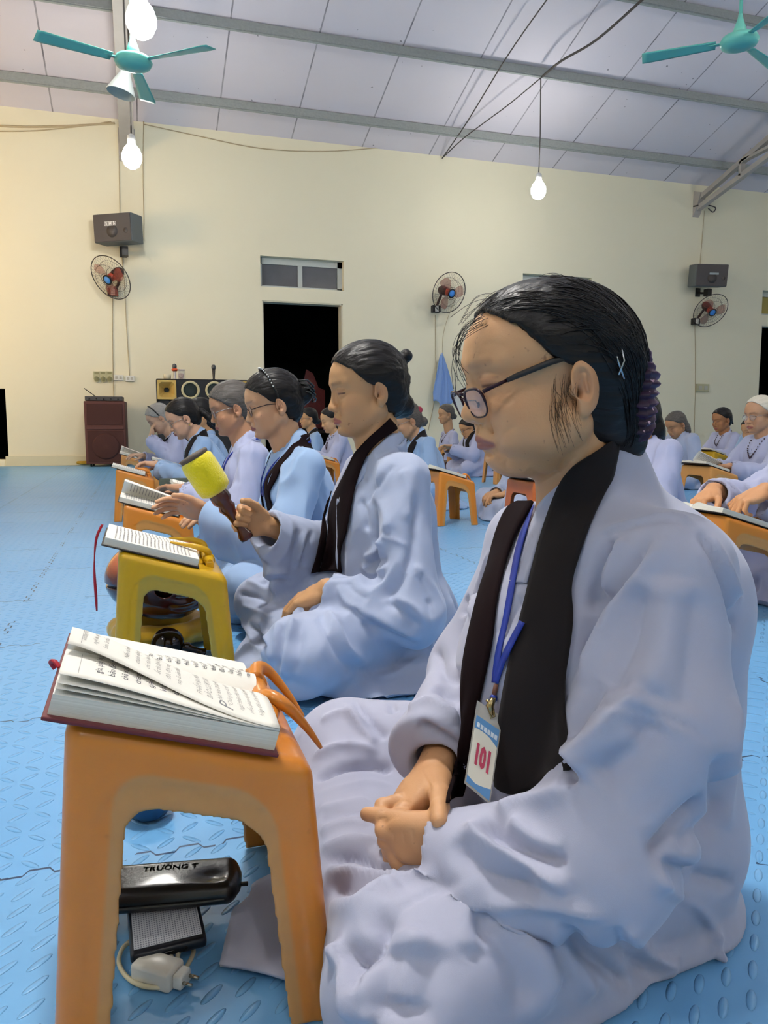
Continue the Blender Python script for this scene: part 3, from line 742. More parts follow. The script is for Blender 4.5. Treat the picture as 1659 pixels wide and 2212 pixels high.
def stool_sdf():
    def arch(a,z,zt,w0,w1,r):       # signed distance of an arch opening
        w=w0+(w1-w0)*np.clip(z/.25,0,1)
        q1=np.abs(a)-w+r; q2=z-zt+r
        return np.sqrt(np.maximum(q1,0)**2+np.maximum(q2,0)**2)+np.minimum(np.maximum(q1,q2),0)-r
    def f(P):
        x,y,z=P[:,0],P[:,1],P[:,2]
        ax=.135-.068*z; ay=.175-.075*z
        def body(o):
            dx=np.abs(x)-ax+o; dy=np.abs(y)-ay+o; dz=(z-(ST_H-ST_S*x))*.948+o
            r=.016-min(o,.004)
            qx,qy,qz=dx+r,dy+r,dz+r
            return np.sqrt(np.maximum(qx,0)**2+np.maximum(qy,0)**2+np.maximum(qz,0)**2)+np.minimum(np.maximum(np.maximum(qx,qy),qz),0)-r
        zt=ST_H-ST_S*x-.070
        a1=arch(x,z,zt,.086,.060,.028); a2=arch(y,z,ST_H-ST_S*x-.075,.115,.085,.03)
        groove=np.where((a1>.0)&(a1<.028),.0012,0)*(np.abs(y)>.09)
        outer=body(0)+groove
        d=np.maximum(outer,-np.maximum(body(.005),z-(ST_H-ST_S*x)+.005))
        d=np.maximum(d,-a1*(1)); d=np.maximum(d,-a2)
        return np.maximum(d,-z)
    return f,arch
_f,_arch=stool_sdf()
_V,_F=Sdf().fn(_f).mesh((-.15,-.19,-.01),(.15,.19,.36),.0027)
_V=smooth_mesh(smooth_mesh(_V,_F,3,.5),_F,1,-.25)
_c=_V[_F].mean(1); _a=_arch(_c[:,0],_c[:,2],ST_H-ST_S*_c[:,0]-.070,.086,.060,.028)
_ay=.175-.075*_c[:,2]
_va=_arch(_V[:,0],_V[:,2],ST_H-ST_S*_V[:,0]-.036,.100,.074,.040)
STOOL_P=np.clip(.5-_va/.004,0,1)*(np.abs(_V[:,1])>.175-.075*_V[:,2]-.0045)
def make_stool(loc,label,m1,m2,arms='down',rz=0.,group=None):
    root=empty('reading_stool',loc,rz,label,'stool',group)
    key='stool_'+m1.name
    if key in bpy.data.meshes:
        o=bpy.data.objects.new('stool_body',bpy.data.meshes[key]); COL.objects.link(o); o.parent=root
    else:
        o=mesh_obj('stool_body',_V,_F,parent=root,mat=m1); o.data.name=key; at=o.data.attributes.new('pale','FLOAT','POINT'); at.data.foreach_set('value',STOOL_P.astype(np.float32))
    zt=lambda x:ST_H-ST_S*x
    rl=MB(); rx=.086; rl.tube([(rx,-.085,zt(rx)+.012),(rx,-.07,zt(rx)+.013),(rx,.07,zt(rx)+.013),(rx,.085,zt(rx)+.012)],[.007,.0115,.0115,.007],12)
    for s in(-1,1): rl.box((rx,.078*s,zt(rx)+.003),(.018,.016,.02),bev=.003)
    rl.obj('page_rail',m1,root,auto=40)
    for s in(-1,1):
        y=.045*s
        if arms=='down': P=[(rx,y-.012*s,zt(rx)+.022),(rx+.006,y+.01*s,zt(rx)+.028),(rx+.022,y+.02*s,zt(rx)+.018),(rx+.045,y+.012*s,zt(rx)-.012),(rx+.062,y+.004*s,zt(rx)-.040)]
        else: P=[(rx,y,zt(rx)+.018),(rx-.004,y+.012*s,zt(rx)+.034),(rx-.03,y+.012*s,zt(rx)+.046),(rx-.055,y+.002*s,zt(rx)+.050),(rx-.085,y-.008*s,zt(rx)+.056)]
        a=MB().tube(catmull(P,6),np.interp(np.arange(25),[0,4,10,24],[.009,.0085,.0075,.0022]),10)
        a.tube([(rx,y-.012,zt(rx)+.013),(rx,y+.012,zt(rx)+.013)],.0145,12)
        a.obj('page_clip',m1,root)
    return root
M_page=simple('book_paper','#efece2',rough=.8); M_pagee=simple('page_edges','#e6e2d4',rough=.85,bump=.6,bscale=400,bdist=.001)
M_ink=simple('printed_ink','#4a4a50',rough=.8); M_inkl=simple('pale_printed_ink','#b4b1ac',rough=.8)
M_mar=simple('maroon_cover','#6d2a30',rough=.5,var=.1); M_blkc=simple('black_cover','#241c1c',rough=.5)
M_rib=simple('red_ribbon','#b3152a',rough=.5)
def edge_mat():
    t=NT('page_block_edges'); P=t.obj(); mp=t.n('ShaderNodeMapping'); mp.inputs['Scale'].default_value=(3,3,900); t.l(P,mp.inputs['Vector'])
    n=t.noise(1.,2.,mp.outputs[0]); t.l(t.mix(n,lin('#c9c4b2'),lin('#f2efe4')),t.b.inputs['Base Color']); t.b.inputs['Roughness'].default_value=.85; t.bump(n,.5,.0006); return t.m
M_edge=edge_mat()
BL,BW=.205,.140
def page_z(y,t,lift=.006):
    a=np.abs(y); return t*(1-np.exp(-(a/.010)))+lift*np.exp(-((a-.03)/.03)**2)-.002*(a/BW)
def make_book(loc,label,cover,tilt=ST_A,rz=0.,tl=.018,tr=.013,lines=16,group=None,text=True,sc=1.,page=None):
    root=empty('open_book',(0,0,0),0,label,'book',group)
    root.matrix_world=Matrix.Translation(Vector(loc))@Matrix.Rotation(rz,4,'Z')@Matrix.Rotation(math.radians(tilt),4,'Y')@Matrix.Scale(sc,4)
    MB().box((0,-BW/2-.004,.0015),(BL+.008,BW+.004,.003),bev=.001).box((0,BW/2+.004,.0015),(BL+.008,BW+.004,.003),bev=.001).box((0,0,.0012),(BL+.008,.016,.0022)).obj('cover',cover,root,smooth=False)
    for s,t in((-1,tl),(1,tr)):
        xs=np.linspace(-BL/2,BL/2,6); ys=np.linspace(0,BW,26)
        top=np.array([[(x,s*y,.003+page_z(y,t)) for y in ys] for x in xs]); bot=top.copy(); bot[:,:,2]=.003
        m=MB(); m.grid(top if s>0 else top[:,::-1],m=0)
        m.grid(np.stack([top[:,-1],bot[:,-1]],1) if s>0 else np.stack([bot[:,-1],top[:,-1]],1),m=1)
        for e in(0,-1): m.grid(np.stack([top[e],bot[e]],1),m=1)
        m.obj('page_block',[M_page,M_edge],root,auto=35)
        if text:
            b=MB(); rg=random.Random(5+s)
            for i in range(lines):
                x=-BL*.40+BL*.80*i/(lines-1); y=.014
                while y<BW-.016:
                    w=rg.uniform(.004,.011); y1=min(y+w,BW-.013); h=.0016
                    P=np.array([[(x+d,s*(yy),.0036+page_z(yy,t)) for yy in (y,(y+y1)/2,y1)] for d in(-h,h)]); b.grid(P if s>0 else P[:,::-1]); y=y1+.0025
                if rg.random()<.12 and i<lines-1: pass
            b.obj('printed_lines',simple('soft_ink','#b5b2b0',rough=.8) if 'soft_ink' not in bpy.data.materials else bpy.data.materials['soft_ink'],root,smooth=False)
    if page:       # one leaf lifted off the block
        G=np.array([[(-BL/2+BL*i/11,-(2*v*(1-v)*.035+v*v*page[0]),.003+tl+(2*v*(1-v)*page[1]*1.5+v*v*page[1])*(1-.35*i/11)) for v in np.linspace(0,1,16)] for i in range(12)])
        lp=MB().grid(G,thick=.0005).obj('loose_page',M_page,root)
        b=MB()
        for i in range(15):
            x=-BL*.36+BL*.74*i/14; P=[]
            for d in(-.0014,.0014):
                u=(x+d+BL/2)/BL; P.append([(x+d,-(2*v*(1-v)*.035+v*v*page[0]),.0036+tl+(2*v*(1-v)*page[1]*1.5+v*v*page[1])*(1-.35*u)) for v in np.linspace(.12,.86,10)])
            P=np.array(P); b.grid(P); b.grid(P[:,::-1]-np.array([0,0,.0014]))
        b.obj('printed_lines',bpy.data.materials['soft_ink'],lp,smooth=False)
    return root
STOOLS={}
def stool_at(key,x,y,label,m1,m2,arms='down',rz=0.,book=None,cover=None,bkw={},bdx=-.02):
    STOOLS[key]=(x,y)
    make_stool((x,y,0),label,m1,m2,arms,rz)
    if book:
        zz=ST_H-ST_S*bdx+.001; c,s_=math.cos(rz),math.sin(rz)
        make_book((x+bdx*c,y+bdx*s_,zz),book,cover or M_blkc,rz=rz,**bkw)
stool_at('hero',.039,.876,'orange slanted plastic stool in front, holding the maroon-covered book',M_or,M_orp)
stool_at('B',.062,1.885,'yellow slanted stool above the wooden fish drum',M_ye,M_yep,'book',book='open book on the yellow stool, hanging a red ribbon',bkw=dict(lines=20),bdx=-.045)
stool_at('C',.055,2.93,'orange stool with pale arch right behind the yellow one',M_or,M_orp,book='open black-covered book with one page being turned by a hand',bkw=dict(lines=20,page=(.075,.050)),bdx=-.03)
stool_at('D',.26,3.60,'peach stool half hidden behind the arched orange one, in front of the glasses wearer',M_tan,M_tanp,book='thick white-paged open book behind the book being turned',bdx=-.03)
stool_at('E',-.03,5.25,'orange stool with raised page clips beside a grey-green board',M_or,M_orp,'book',book='white open book lying on the stool beside the grey-green board',bdx=-.04)
stool_at('F',.22,6.3,'pale orange stool under the hands of the ponytailed reader',M_tan,M_tanp,book='open book under the hands of the ponytailed reader',bdx=-.03)
stool_at('G',-.05,7.8,'pale stool farthest at left near the brown loudspeaker',M_tan,M_tanp,book='open book with a lifted page, farthest at left near the brown loudspeaker',bdx=-.03,bkw=dict(page=(.06,.05)))
stool_at('H',1.62,6.95,'orange stool seen between the two kneeling readers left of centre',M_or,M_orp,book='open book on the orange stool left of centre',bdx=-.03)
stool_at('M',1.82,4.42,'bright orange stool standing free between the mallet woman and the nearest woman',M_or,M_orp,book='open book on the free-standing bright orange stool',bdx=-.04)
stool_at('L',3.80,9.05,'tan stool behind the free-standing orange one, left of a second tan stool',M_tan,M_tanp,book='thin open book on the far tan stool',bdx=-.03)
stool_at('L2',3.62,7.35,'tan stool partly hidden behind the chin of the nearest woman',M_tan,M_tanp)
stool_at('N',1.95,3.50,'red-orange stool just right of the chin of the nearest woman',M_ro,M_ro,book='open book on the red-orange stool by the chin of the nearest woman',bdx=-.05)
stool_at('P',5.97,6.93,'yellow stool at right, in front of the bead-wearing reader',M_ye,M_yep,book='open book on the yellow stool at right',bdx=-.05)
stool_at('Q',3.775,4.41,'pale orange stool under the hands of the white-haired reader',M_tan,M_tanp,bdx=-.05,book='open book with a raised page before the white-haired reader',bkw=dict(page=(.06,.06)))
stool_at('T',1.79,2.03,'orange-brown stool at the right edge under two working hands',M_or,M_orp,book='open black-covered book at the right edge under two hands',bdx=-.02)
tag(MB().box((0,0,.135),(.34,.02,.27),bev=.004,R=rotm('Y',0)).obj('reading_board',M_gr),'grey-green board standing beside the orange stool at left','board').location=(.285,5.05,0)
# ================================================================ people
class Loc:
    """adds shapes given in a local frame"""
    def __init__(s,S,O,R,sc=1.): s.S=S; s.O=np.array(O,float); s.R=np.array(R,float); s.sc=sc
    def p(s,q): return s.O+s.R@(np.array(q,float)*s.sc)
    def ell(s,c,r,R=None,op='u',k=.01): s.S.ell(s.p(c),np.array(r)*s.sc,s.R if R is None else s.R@R,op,k*s.sc)
    def cap(s,a,b,ra,rb=None,op='u',k=.01,flat=None):
        s.S.cap(s.p(a),s.p(b),ra*s.sc,(ra if rb is None else rb)*s.sc,op,k*s.sc,None if flat is None else (s.R@np.array(flat[0],float),flat[1]))
    def chain(s,pts,rs,op='u',k=.01,kj=.004,flat=None):
        for i in range(len(pts)-1): s.cap(pts[i],pts[i+1],rs[i],rs[i+1],op,k if i==0 else kj,flat)
    def inv(s,V): return ((V-s.O)@s.R)/s.sc
# head frame: x = towards the back (face looks to -x), y, z up; origin between the ears
def head_shapes(L,old=0.,nose=1.,full=1.,mouth=0.,lid=.35,eyes=True):
    e,c=L.ell,L.cap
    e((.006,0,.046),(.097,.077,.086))
    e((-.034,0,.045),(.062,.066,.062),k=.02)
    e((-.030,0,-.018),(.058,.062*full,.066),k=.02)
    e((-.036,0,-.058),(.050,.050*full,.042),k=.02)
    for s in(-1,1):
        c((.004,.055*s,-.040),(-.062,.016*s,-.088),.021,.016,k=.02)
        e((-.052,.040*s,-.026),(.034,.026*full,.026),k=.018)      # cheek
        c((-.088,.010*s,.033),(-.068,.047*s,.034),.0095,.009,k=.014) # brow
        e((-.052,.034*s,-.058),(.030,.022*full,.024),k=.02)      # jowl
    e((-.076,0,-.086),(.018,.020,.016),k=.014)                    # chin
    e((-.072,0,-.056),(.026,.032,.024),k=.014)                    # muzzle
    for s in(-1,1): e((-.0975,.031*s,.010),(.0125,.0205,.0115),R=rotm('Z',-29*s),op='s',k=.018)
    if eyes:
        for s in(-1,1):
            Rz=rotm('Z',-29*s); e((-.0735,.0290*s,.009),(.0115,.0185,.0115),R=Rz,k=.008)
            e((-.0752,.0295*s,.0142),(.0108,.0190,.0075),R=Rz,k=.005)   # upper lid
            e((-.0740,.0300*s,.0012),(.0108,.0165,.0058),R=Rz,k=.006)   # lower lid bag
            c((-.0915,.0215*s,.0055+lid*.003),(-.0785,.0470*s,.0062+lid*.003),.0016+.0010*lid,.0012,op='s',k=.0018)
    c((-.088,0,.018),(-.0985,0,-.018),.0070,.0082,k=.012)
    e((-.1020,0,-.0275),(.0105*nose,.0115*nose,.0090*nose),k=.010)
    for s in(-1,1):
        e((-.0935,.0140*s*nose,-.0310),(.0100,.0070*nose,.0072),k=.005)
        e((-.0975,.0075*s,-.0380),(.0060,.0034,.0030),op='s',k=.003)
        c((-.096,.020*s,-.030),(-.080,.031*s,-.058),.0016,.0012,op='s',k=.008)
    # lips
    for s in(-1,1):
        c((-.0955,.000,-.0568),(-.084,.0230*s,-.0625),.0040,.0026,k=.006)
        c((-.0940,.000,-.0680),(-.084,.0215*s,-.0640),.0050,.0026,k=.006)
        c((-.1045,.000,-.0622),(-.089,.0245*s,-.0632),.0010+.0014*mouth,.0008,op='s',k=.0030)
    e((-.101,0,-.0455),(.008,.0036,.006),op='s',k=.005)
    e((-.094,0,-.0785),(.008,.016,.0055),op='s',k=.008)
    # ears
    for s in(-1,1):
        Re=rotm('Z',-18*s)@rotm('Y',-10)
        e((.012,.079*s,.000),(.0195,.0075,.0310),R=Re,k=.006)
        e((.0065,.0872*s,.002),(.0118,.0072,.0205),R=Re,op='s',k=.002); e((.002,.0850*s,-.006),(.0062,.0110,.0085),op='s',k=.002); c((.010,.0815*s,.012),(.013,.0815*s,-.006),.0022,.0022,k=.002)
        e((.008,.0785*s,-.026),(.0095,.0060,.0105),R=Re,k=.005)
        e((-.003,.078*s,-.004),(.0045,.0060,.0070),k=.004)
def neck_shapes(L,base,r=.050):
    b=L.inv(np.array([base]))[0]
    L.cap((.018,0,-.045),b,r,r*1.18,k=.022)
    for s in(-1,1): L.cap((.015,.052*s,-.045),(b[0]*.75-.03,b[1]+.018*s,b[2]),.011,.010,k=.014)
    L.cap((-.040,0,-.078),(b[0]-.040,b[1],b[2]+.02),.020,.016,k=.03)
FINL=[(.0255,.036,.022,.018,.0085),(.0085,.040,.026,.019,.0088),(-.0085,.037,.024,.018,.0084),(-.0250,.029,.018,.016,.0074)]
def hand(S,wrist,R,curl=(.5,.5,.5,.5),thumb=.5,sc=1.,side=1,fore=None,spread=1.,tcurl=.3,two=.9,k=.004,rw=.024,ta=None):
    """R columns: x = towards the fingertips, y = towards the thumb, z = back of the hand"""
    L=Loc(S,wrist,R,sc)
    L.cap((-.005,0,0),(.030,.004,0),rw,.027,flat=((0,0,1),1.45),k=.012)
    L.ell((.045,.002,-.001),(.046,.040,.0155),k=.012)
    L.ell((.030,.024,-.008),(.030,.018,.0150),k=.010)   # thumb mound
    L.ell((.035,-.022,-.007),(.034,.016,.0130),k=.010)
    for i,(y,a,b,c,r) in enumerate(FINL):
        cu=curl[i]; o=np.array([.082-(.006 if i==3 else 0)-(.003 if i==0 else 0),y*1.0,.001]); fan=(y*6)*spread*.9
        an=0.; p=o; pts=[np.array([.055,y*.8,0]),o]; rs=[r*1.05,r*1.12]
        for ln,am in((a,1.15),(b,1.45),(c,.95)):
            an+=cu*am; d=np.array([math.cos(an)*math.cos(fan),math.cos(an)*math.sin(fan),-math.sin(an)]); p=p+d*ln; pts.append(p); rs.append(r*(1.0 if ln==a else .94 if ln==b else .80))
        L.chain(pts,rs,k=k,kj=.0025)
    t0=np.array([.018,.026,-.006]); a1=.95-.5*thumb if ta is None else ta
    d1=np.array([math.cos(a1),math.sin(a1),-.35*thumb-.1]); d1/=np.linalg.norm(d1); p1=t0+d1*.038
    a2=a1-tcurl; d2=np.array([math.cos(a2),math.sin(a2),-.5*thumb-.1]); d2/=np.linalg.norm(d2); p2=p1+d2*.030
    a3=a2-tcurl*.9; d3=np.array([math.cos(a3),math.sin(a3),-.6*thumb-.1]); d3/=np.linalg.norm(d3); p3=p2+d3*.022
    L.chain([t0,p1,p2,p3],[.0145,.0112,.0098,.0082],k=.008,kj=.003)
    if fore is not None:
        f=L.inv(np.array([fore]))[0]; L.cap((0,0,0),f,.0235,.036,k=.016)
    return L
def basis(x,z):
    x=np.array(x,float); x/=np.linalg.norm(x); z=np.array(z,float); z=z-(z@x)*x; z/=np.linalg.norm(z); return np.stack([x,np.cross(z,x),z],1)
def mat_skin(name='skin'):
    t=NT(name); at=t.n('ShaderNodeAttribute'); at.attribute_name='Col'
    o=t.obj(); n1=t.noise(22.,4.,o); n2=t.noise(95.,2.,o); n3=t.noise(9.,2.,o)
    c=t.mix(t.math('MULTIPLY',n1,.30),at.outputs['Color'],t.mix(.5,at.outputs['Color'],lin('#b9694e')))
    fr=t.ramp(n2,[(0,(0,0,0,1)),(.69,(0,0,0,1)),(.76,(1,1,1,1))]); fr=t.math('MULTIPLY',t.math('MULTIPLY',fr,n3),1.05)
    c=t.mix(fr,c,lin('#7d5436')); t.l(c,t.b.inputs['Base Color'])
    t.b.inputs['Roughness'].default_value=.46; t.b.inputs['Specular IOR Level'].default_value=.4
    t.b.inputs['Subsurface Weight'].default_value=0.; t.b.inputs['Subsurface Radius'].default_value=(.01,.004,.002); t.b.inputs['Subsurface Scale'].default_value=1.
    n4=t.noise(420.,2.,o); t.bump(t.math('ADD',t.math('MULTIPLY',n1,.8),t.math('MULTIPLY',n4,.35)),.35,.0012); return t.m
M_skin=mat_skin()
def paint_skin(o,V,L,base,lips='#9c5a55',brow='#5a4838',browk=.45,age=.3):
    col=np.tile(np.array(lin(base)[:3]),(len(V),1)); q=L.inv(V)
    def seg(a,b,P=q,sc=(1,1,1)):
        a=np.array(a);b=np.array(b);s_=np.array(sc); ab=(b-a)*s_; d=(P-a)*s_; t=np.clip(d@ab/(ab@ab),0,1); return np.linalg.norm(d-t[:,None]*ab,axis=1)
    def blend(c,w): 
        nonlocal col; w=np.clip(w,0,1)[:,None]; col=col*(1-w)+np.array(lin(c)[:3])*w
    head=np.linalg.norm(q,axis=1)<.17
    for s in(-1,1):
        d=np.minimum(seg((-.1005,0,-.0565),(-.087,.0240*s,-.0628)),seg((-.1005,0,-.0685),(-.087,.0225*s,-.0640)))
        blend(lips,(1-(d-.0042)/.0022)*head*.85)
        d=seg((-.092,.016*s,.032),(-.080,.044*s,.035),sc=(.5,1,1)); blend(brow,(1-(d-.002)/.0045)*browk*head)
        d=seg((-.0900,.0225*s,.0066),(-.0770,.0465*s,.0072),sc=(.7,.9,1)); blend('#21150f',(1-(d-.0012)/.0020)*.9*head)
        d=seg((-.0885,.0215*s,.0175),(-.0760,.0460*s,.0160),sc=(.6,.9,1)); blend('#7d5138',(1-(d-.0004)/.0020)*.5*head)
        d=seg((-.088,.024*s,.012),(-.082,.036*s,.012)); blend('#a8705a',(1-d/.012)*.35*head)
        d=seg((-.062,.048*s,-.022),(-.070,.034*s,-.03)); blend('#c98062',(1-d/.030)*.28*head)
        d=np.linalg.norm(q-np.array([.012,.084*s,0]),axis=1); blend('#c07a60',(1-d/.036)*.35*head)
    a=o.data.color_attributes.new('Col','FLOAT_COLOR','POINT')
    a.data.foreach_set('color',np.concatenate([col,np.ones((len(V),1))],1).astype(np.float32).ravel())
def mat_hair(name,c,c2,rough=.38):
    t=NT(name); o=t.obj(); mp=t.n('ShaderNodeMapping'); mp.inputs['Scale'].default_value=(14,190,120); t.l(o,mp.inputs['Vector'])
    n=t.noise(1.,3.,mp.outputs[0]); t.l(t.mix(n,lin(c),lin(c2)),t.b.inputs['Base Color']); t.b.inputs['Roughness'].default_value=rough; t.b.inputs['Specular IOR Level'].default_value=.55
    t.b.inputs['Specular IOR Level'].default_value=.32; t.bump(n,.7,.003); return t.m
M_hair=mat_hair('black_hair','#070606','#171211',.42); M_hairg=mat_hair('greying_hair','#1c1a1a','#77706a',.5); M_hairgg=mat_hair('grey_hair','#6a6866','#b9b6b0',.55); M_hairw=mat_hair('white_hair','#c9c0ae','#efe9da',.6)
def hair_shapes(L,style,vol=1.,front=.0,nape=-.055):
    """style: low bun, high bun, bob, ponytail, cap"""
    e,c=L.ell,L.cap; g=.008*vol
    e((.008,0,.047),(.098+g,.080+g*.8,.086+g))
    e((-.028,0,.052),(.062+g*.6,.067+g*.5,.060+g),k=.02)
    e((.050,0,.00),(.060,.068,.072),k=.02)
    if nape<-.03: e((.052,0,nape*.6),(.040,.052,.040),k=.02)
    # face and ear openings
    L.S.fn(lambda P:_facecut(L.inv(P),front,nape)*L.sc,op='s',k=.006*L.sc)
    if style=='lowbun': e((.108,0,-.035),(.034,.036,.036),k=.010); e((.085,0,-.02),(.03,.035,.04),k=.012)
    if style=='highbun': e((.116,0,.090),(.018,.018,.018),k=.008); e((.098,0,.075),(.018,.018,.014),k=.01); c((.08,0,.06),(.102,0,.03),.016,.02,k=.01); e((.090,0,-.040),(.036,.034,.034),k=.01)
    if style=='clawbun': e((.118,0,.030),(.036,.036,.044),k=.012); e((.10,0,.01),(.03,.03,.03),k=.012)
    if style=='ponytail': c((.08,0,.01),(.12,0,.0),.024,.02,k=.012); L.chain([(.12,0,0),(.145,-.02,-.06),(.165,-.035,-.13),(.20,-.04,-.19)],[.02,.024,.018,.006],k=.01)
    if style=='shorttail': c((.08,0,.01),(.115,0,-.01),.022,.016,k=.01); c((.115,0,-.01),(.13,0,-.06),.016,.008,k=.008)
    if style=='bob':
        e((.055,0,-.055),(.060,.078,.075),k=.02); e((.075,0,-.10),(.035,.05,.045),k=.02); 
def _facecut(q,front,nape):
    x,y,z=q[:,0],q[:,1],q[:,2]
    # hairline runs from the top of the forehead down to the ear
    ya=np.abs(y)/.078
    line=.098-front-.30*(x+.085)*1.0-.028*ya**2           # height of the hairline at x
    line=np.where(x>-.06,.0885-front-.98*(x+.06)-.018*ya**2,line); line=np.where(x>-.022,.0515-front-.42*(x+.022)-.018*ya**2,line)
    a=z-line                                               # below the line
    b=x-.016                                               # in front of the ear
    reg1=np.maximum(a,b)
    reg2=np.maximum(z-nape,x-.05)                          # neck
    return np.minimum(reg1,np.maximum(reg2,-10))
def mat_robe(name,c,c2=None):
    t=NT(name); a=lin(c); o=t.obj(); n=t.noise(5.,3.,o); t.l(t.mix(n,tuple(x*.93 for x in a[:3])+(1,),tuple(min(1,x*1.05) for x in a[:3])+(1,)),t.b.inputs['Base Color'])
    t.b.inputs['Roughness'].default_value=.72; t.b.inputs['Sheen Weight'].default_value=.25; t.b.inputs['Sheen Roughness'].default_value=.4; t.b.inputs['Specular IOR Level'].default_value=.3
    w=t.noise(1500.,1.,o); t.bump(w,.15,.0006); return t.m
M_robeL=mat_robe('lavender_grey_robe','#b1b4c9'); M_robeB=mat_robe('pale_blue_robe','#9bb8de'); M_robeP=mat_robe('pale_lilac_robe','#b2b8d8'); M_robeG=mat_robe('steel_blue_robe','#a9b4cf')
M_scarf=simple('black_brown_stole','#120a0b',rough=.9,sheen=.03,bump=.1,bscale=900); M_scarfb=simple('dark_brown_stole','#190d10',rough=.95,spec=.15)
M_lany=simple('blue_lanyard','#1a3598',rough=.5); M_beadw=simple('glass_bead','#dfe4e6',rough=.15); M_bead=simple('dark_beads','#3a2230',rough=.35)
def ribbon(bv,path,width,off=.004,thick=.0025,nj=7,sub=8,droop=None):
    """strip of cloth lying on a surface along a guide path"""
    P=catmull(path,sub); k=len(P); C=[];N=[]
    for p in P:
        r=bv.find_nearest(Vector(p)); C.append(np.array(r[0]) if r[0] is not None else p); n=np.array(r[1]); 
        if n@(p-C[-1])<0 and np.linalg.norm(p-C[-1])>.01: n=-n
        N.append(n)
    C=np.array(C);N=np.array(N)
    for _ in range(3): 
        N[1:-1]=(N[:-2]+N[1:-1]*2+N[2:])/4; C[1:-1]=(C[:-2]+2*C[1:-1]+C[2:])/4
    N/=np.linalg.norm(N,axis=1)[:,None]; T=np.gradient(C,axis=0); T/=np.linalg.norm(T,axis=1)[:,None]+1e-9
    Bn=np.cross(T,N); Bn/=np.linalg.norm(Bn,axis=1)[:,None]+1e-9
    W=np.interp(np.arange(k),np.linspace(0,k-1,len(np.atleast_1d(width))),np.atleast_1d(width)) if np.ndim(width) else np.full(k,width)
    G=np.zeros((k,nj,3))
    for i in range(k):
        for j in range(nj):
            q=C[i]+Bn[i]*W[i]*(j/(nj-1)-.5); r=bv.find_nearest(Vector(q))
            c_=np.array(r[0]); n=np.array(r[1])
            if n@N[i]<0: n=N[i]
            G[i,j]=c_+n*off
    for _ in range(5):
        G[1:-1]=(G[:-2]+2*G[1:-1]+G[2:])/4; H=G.copy(); H[:,1:-1]=(G[:,:-2]+2*G[:,1:-1]+G[:,2:])/4; G=H
    return G
def ribbon_obj(name,G,mat,parent,base,thick=.003):
    G=G-np.array(base); 
    du=np.gradient(G,axis=0); dv=np.gradient(G,axis=1); 
    return MB().grid(G,thick=-thick).obj(name,mat,parent)
def folds(V,N,amp,seed,fr=1.):
    """hanging creases on robe: vertical on the body, fanning over the lap"""
    r=np.hypot(V[:,0],V[:,1]); th=np.arctan2(V[:,1],V[:,0]); z=V[:,2]
    up=np.clip((z-.16)/.08,0,1)
    wz=vnoise(V*9*fr,seed)*.35
    a=vnoise(np.stack([V[:,0]*17*fr+wz,V[:,1]*17*fr+wz,z*4.*fr],1),seed+1)
    b=vnoise(np.stack([np.cos(th)*4.2*fr+wz,np.sin(th)*4.2*fr,r*5*fr+z*9],1),seed+2)
    c=vnoise(V*13*fr,seed+3)
    rid=lambda n:(1-np.abs(n)*2.2)
    f=(rid(a)*.8+.3*c)*up+(rid(b)+.3*c)*(1-up)
    return V+N*(amp*(f-.35))[:,None]
LOD={'near':dict(body=.0065,head=.0021,hand=.0022,robe=.0058,hair=.0030),'mid':dict(body=.010,head=.0034,hand=.0033,robe=.0088,hair=.0050),'far':dict(body=.012,head=.0052,hand=.0050,robe=.0125,hair=.0075)}
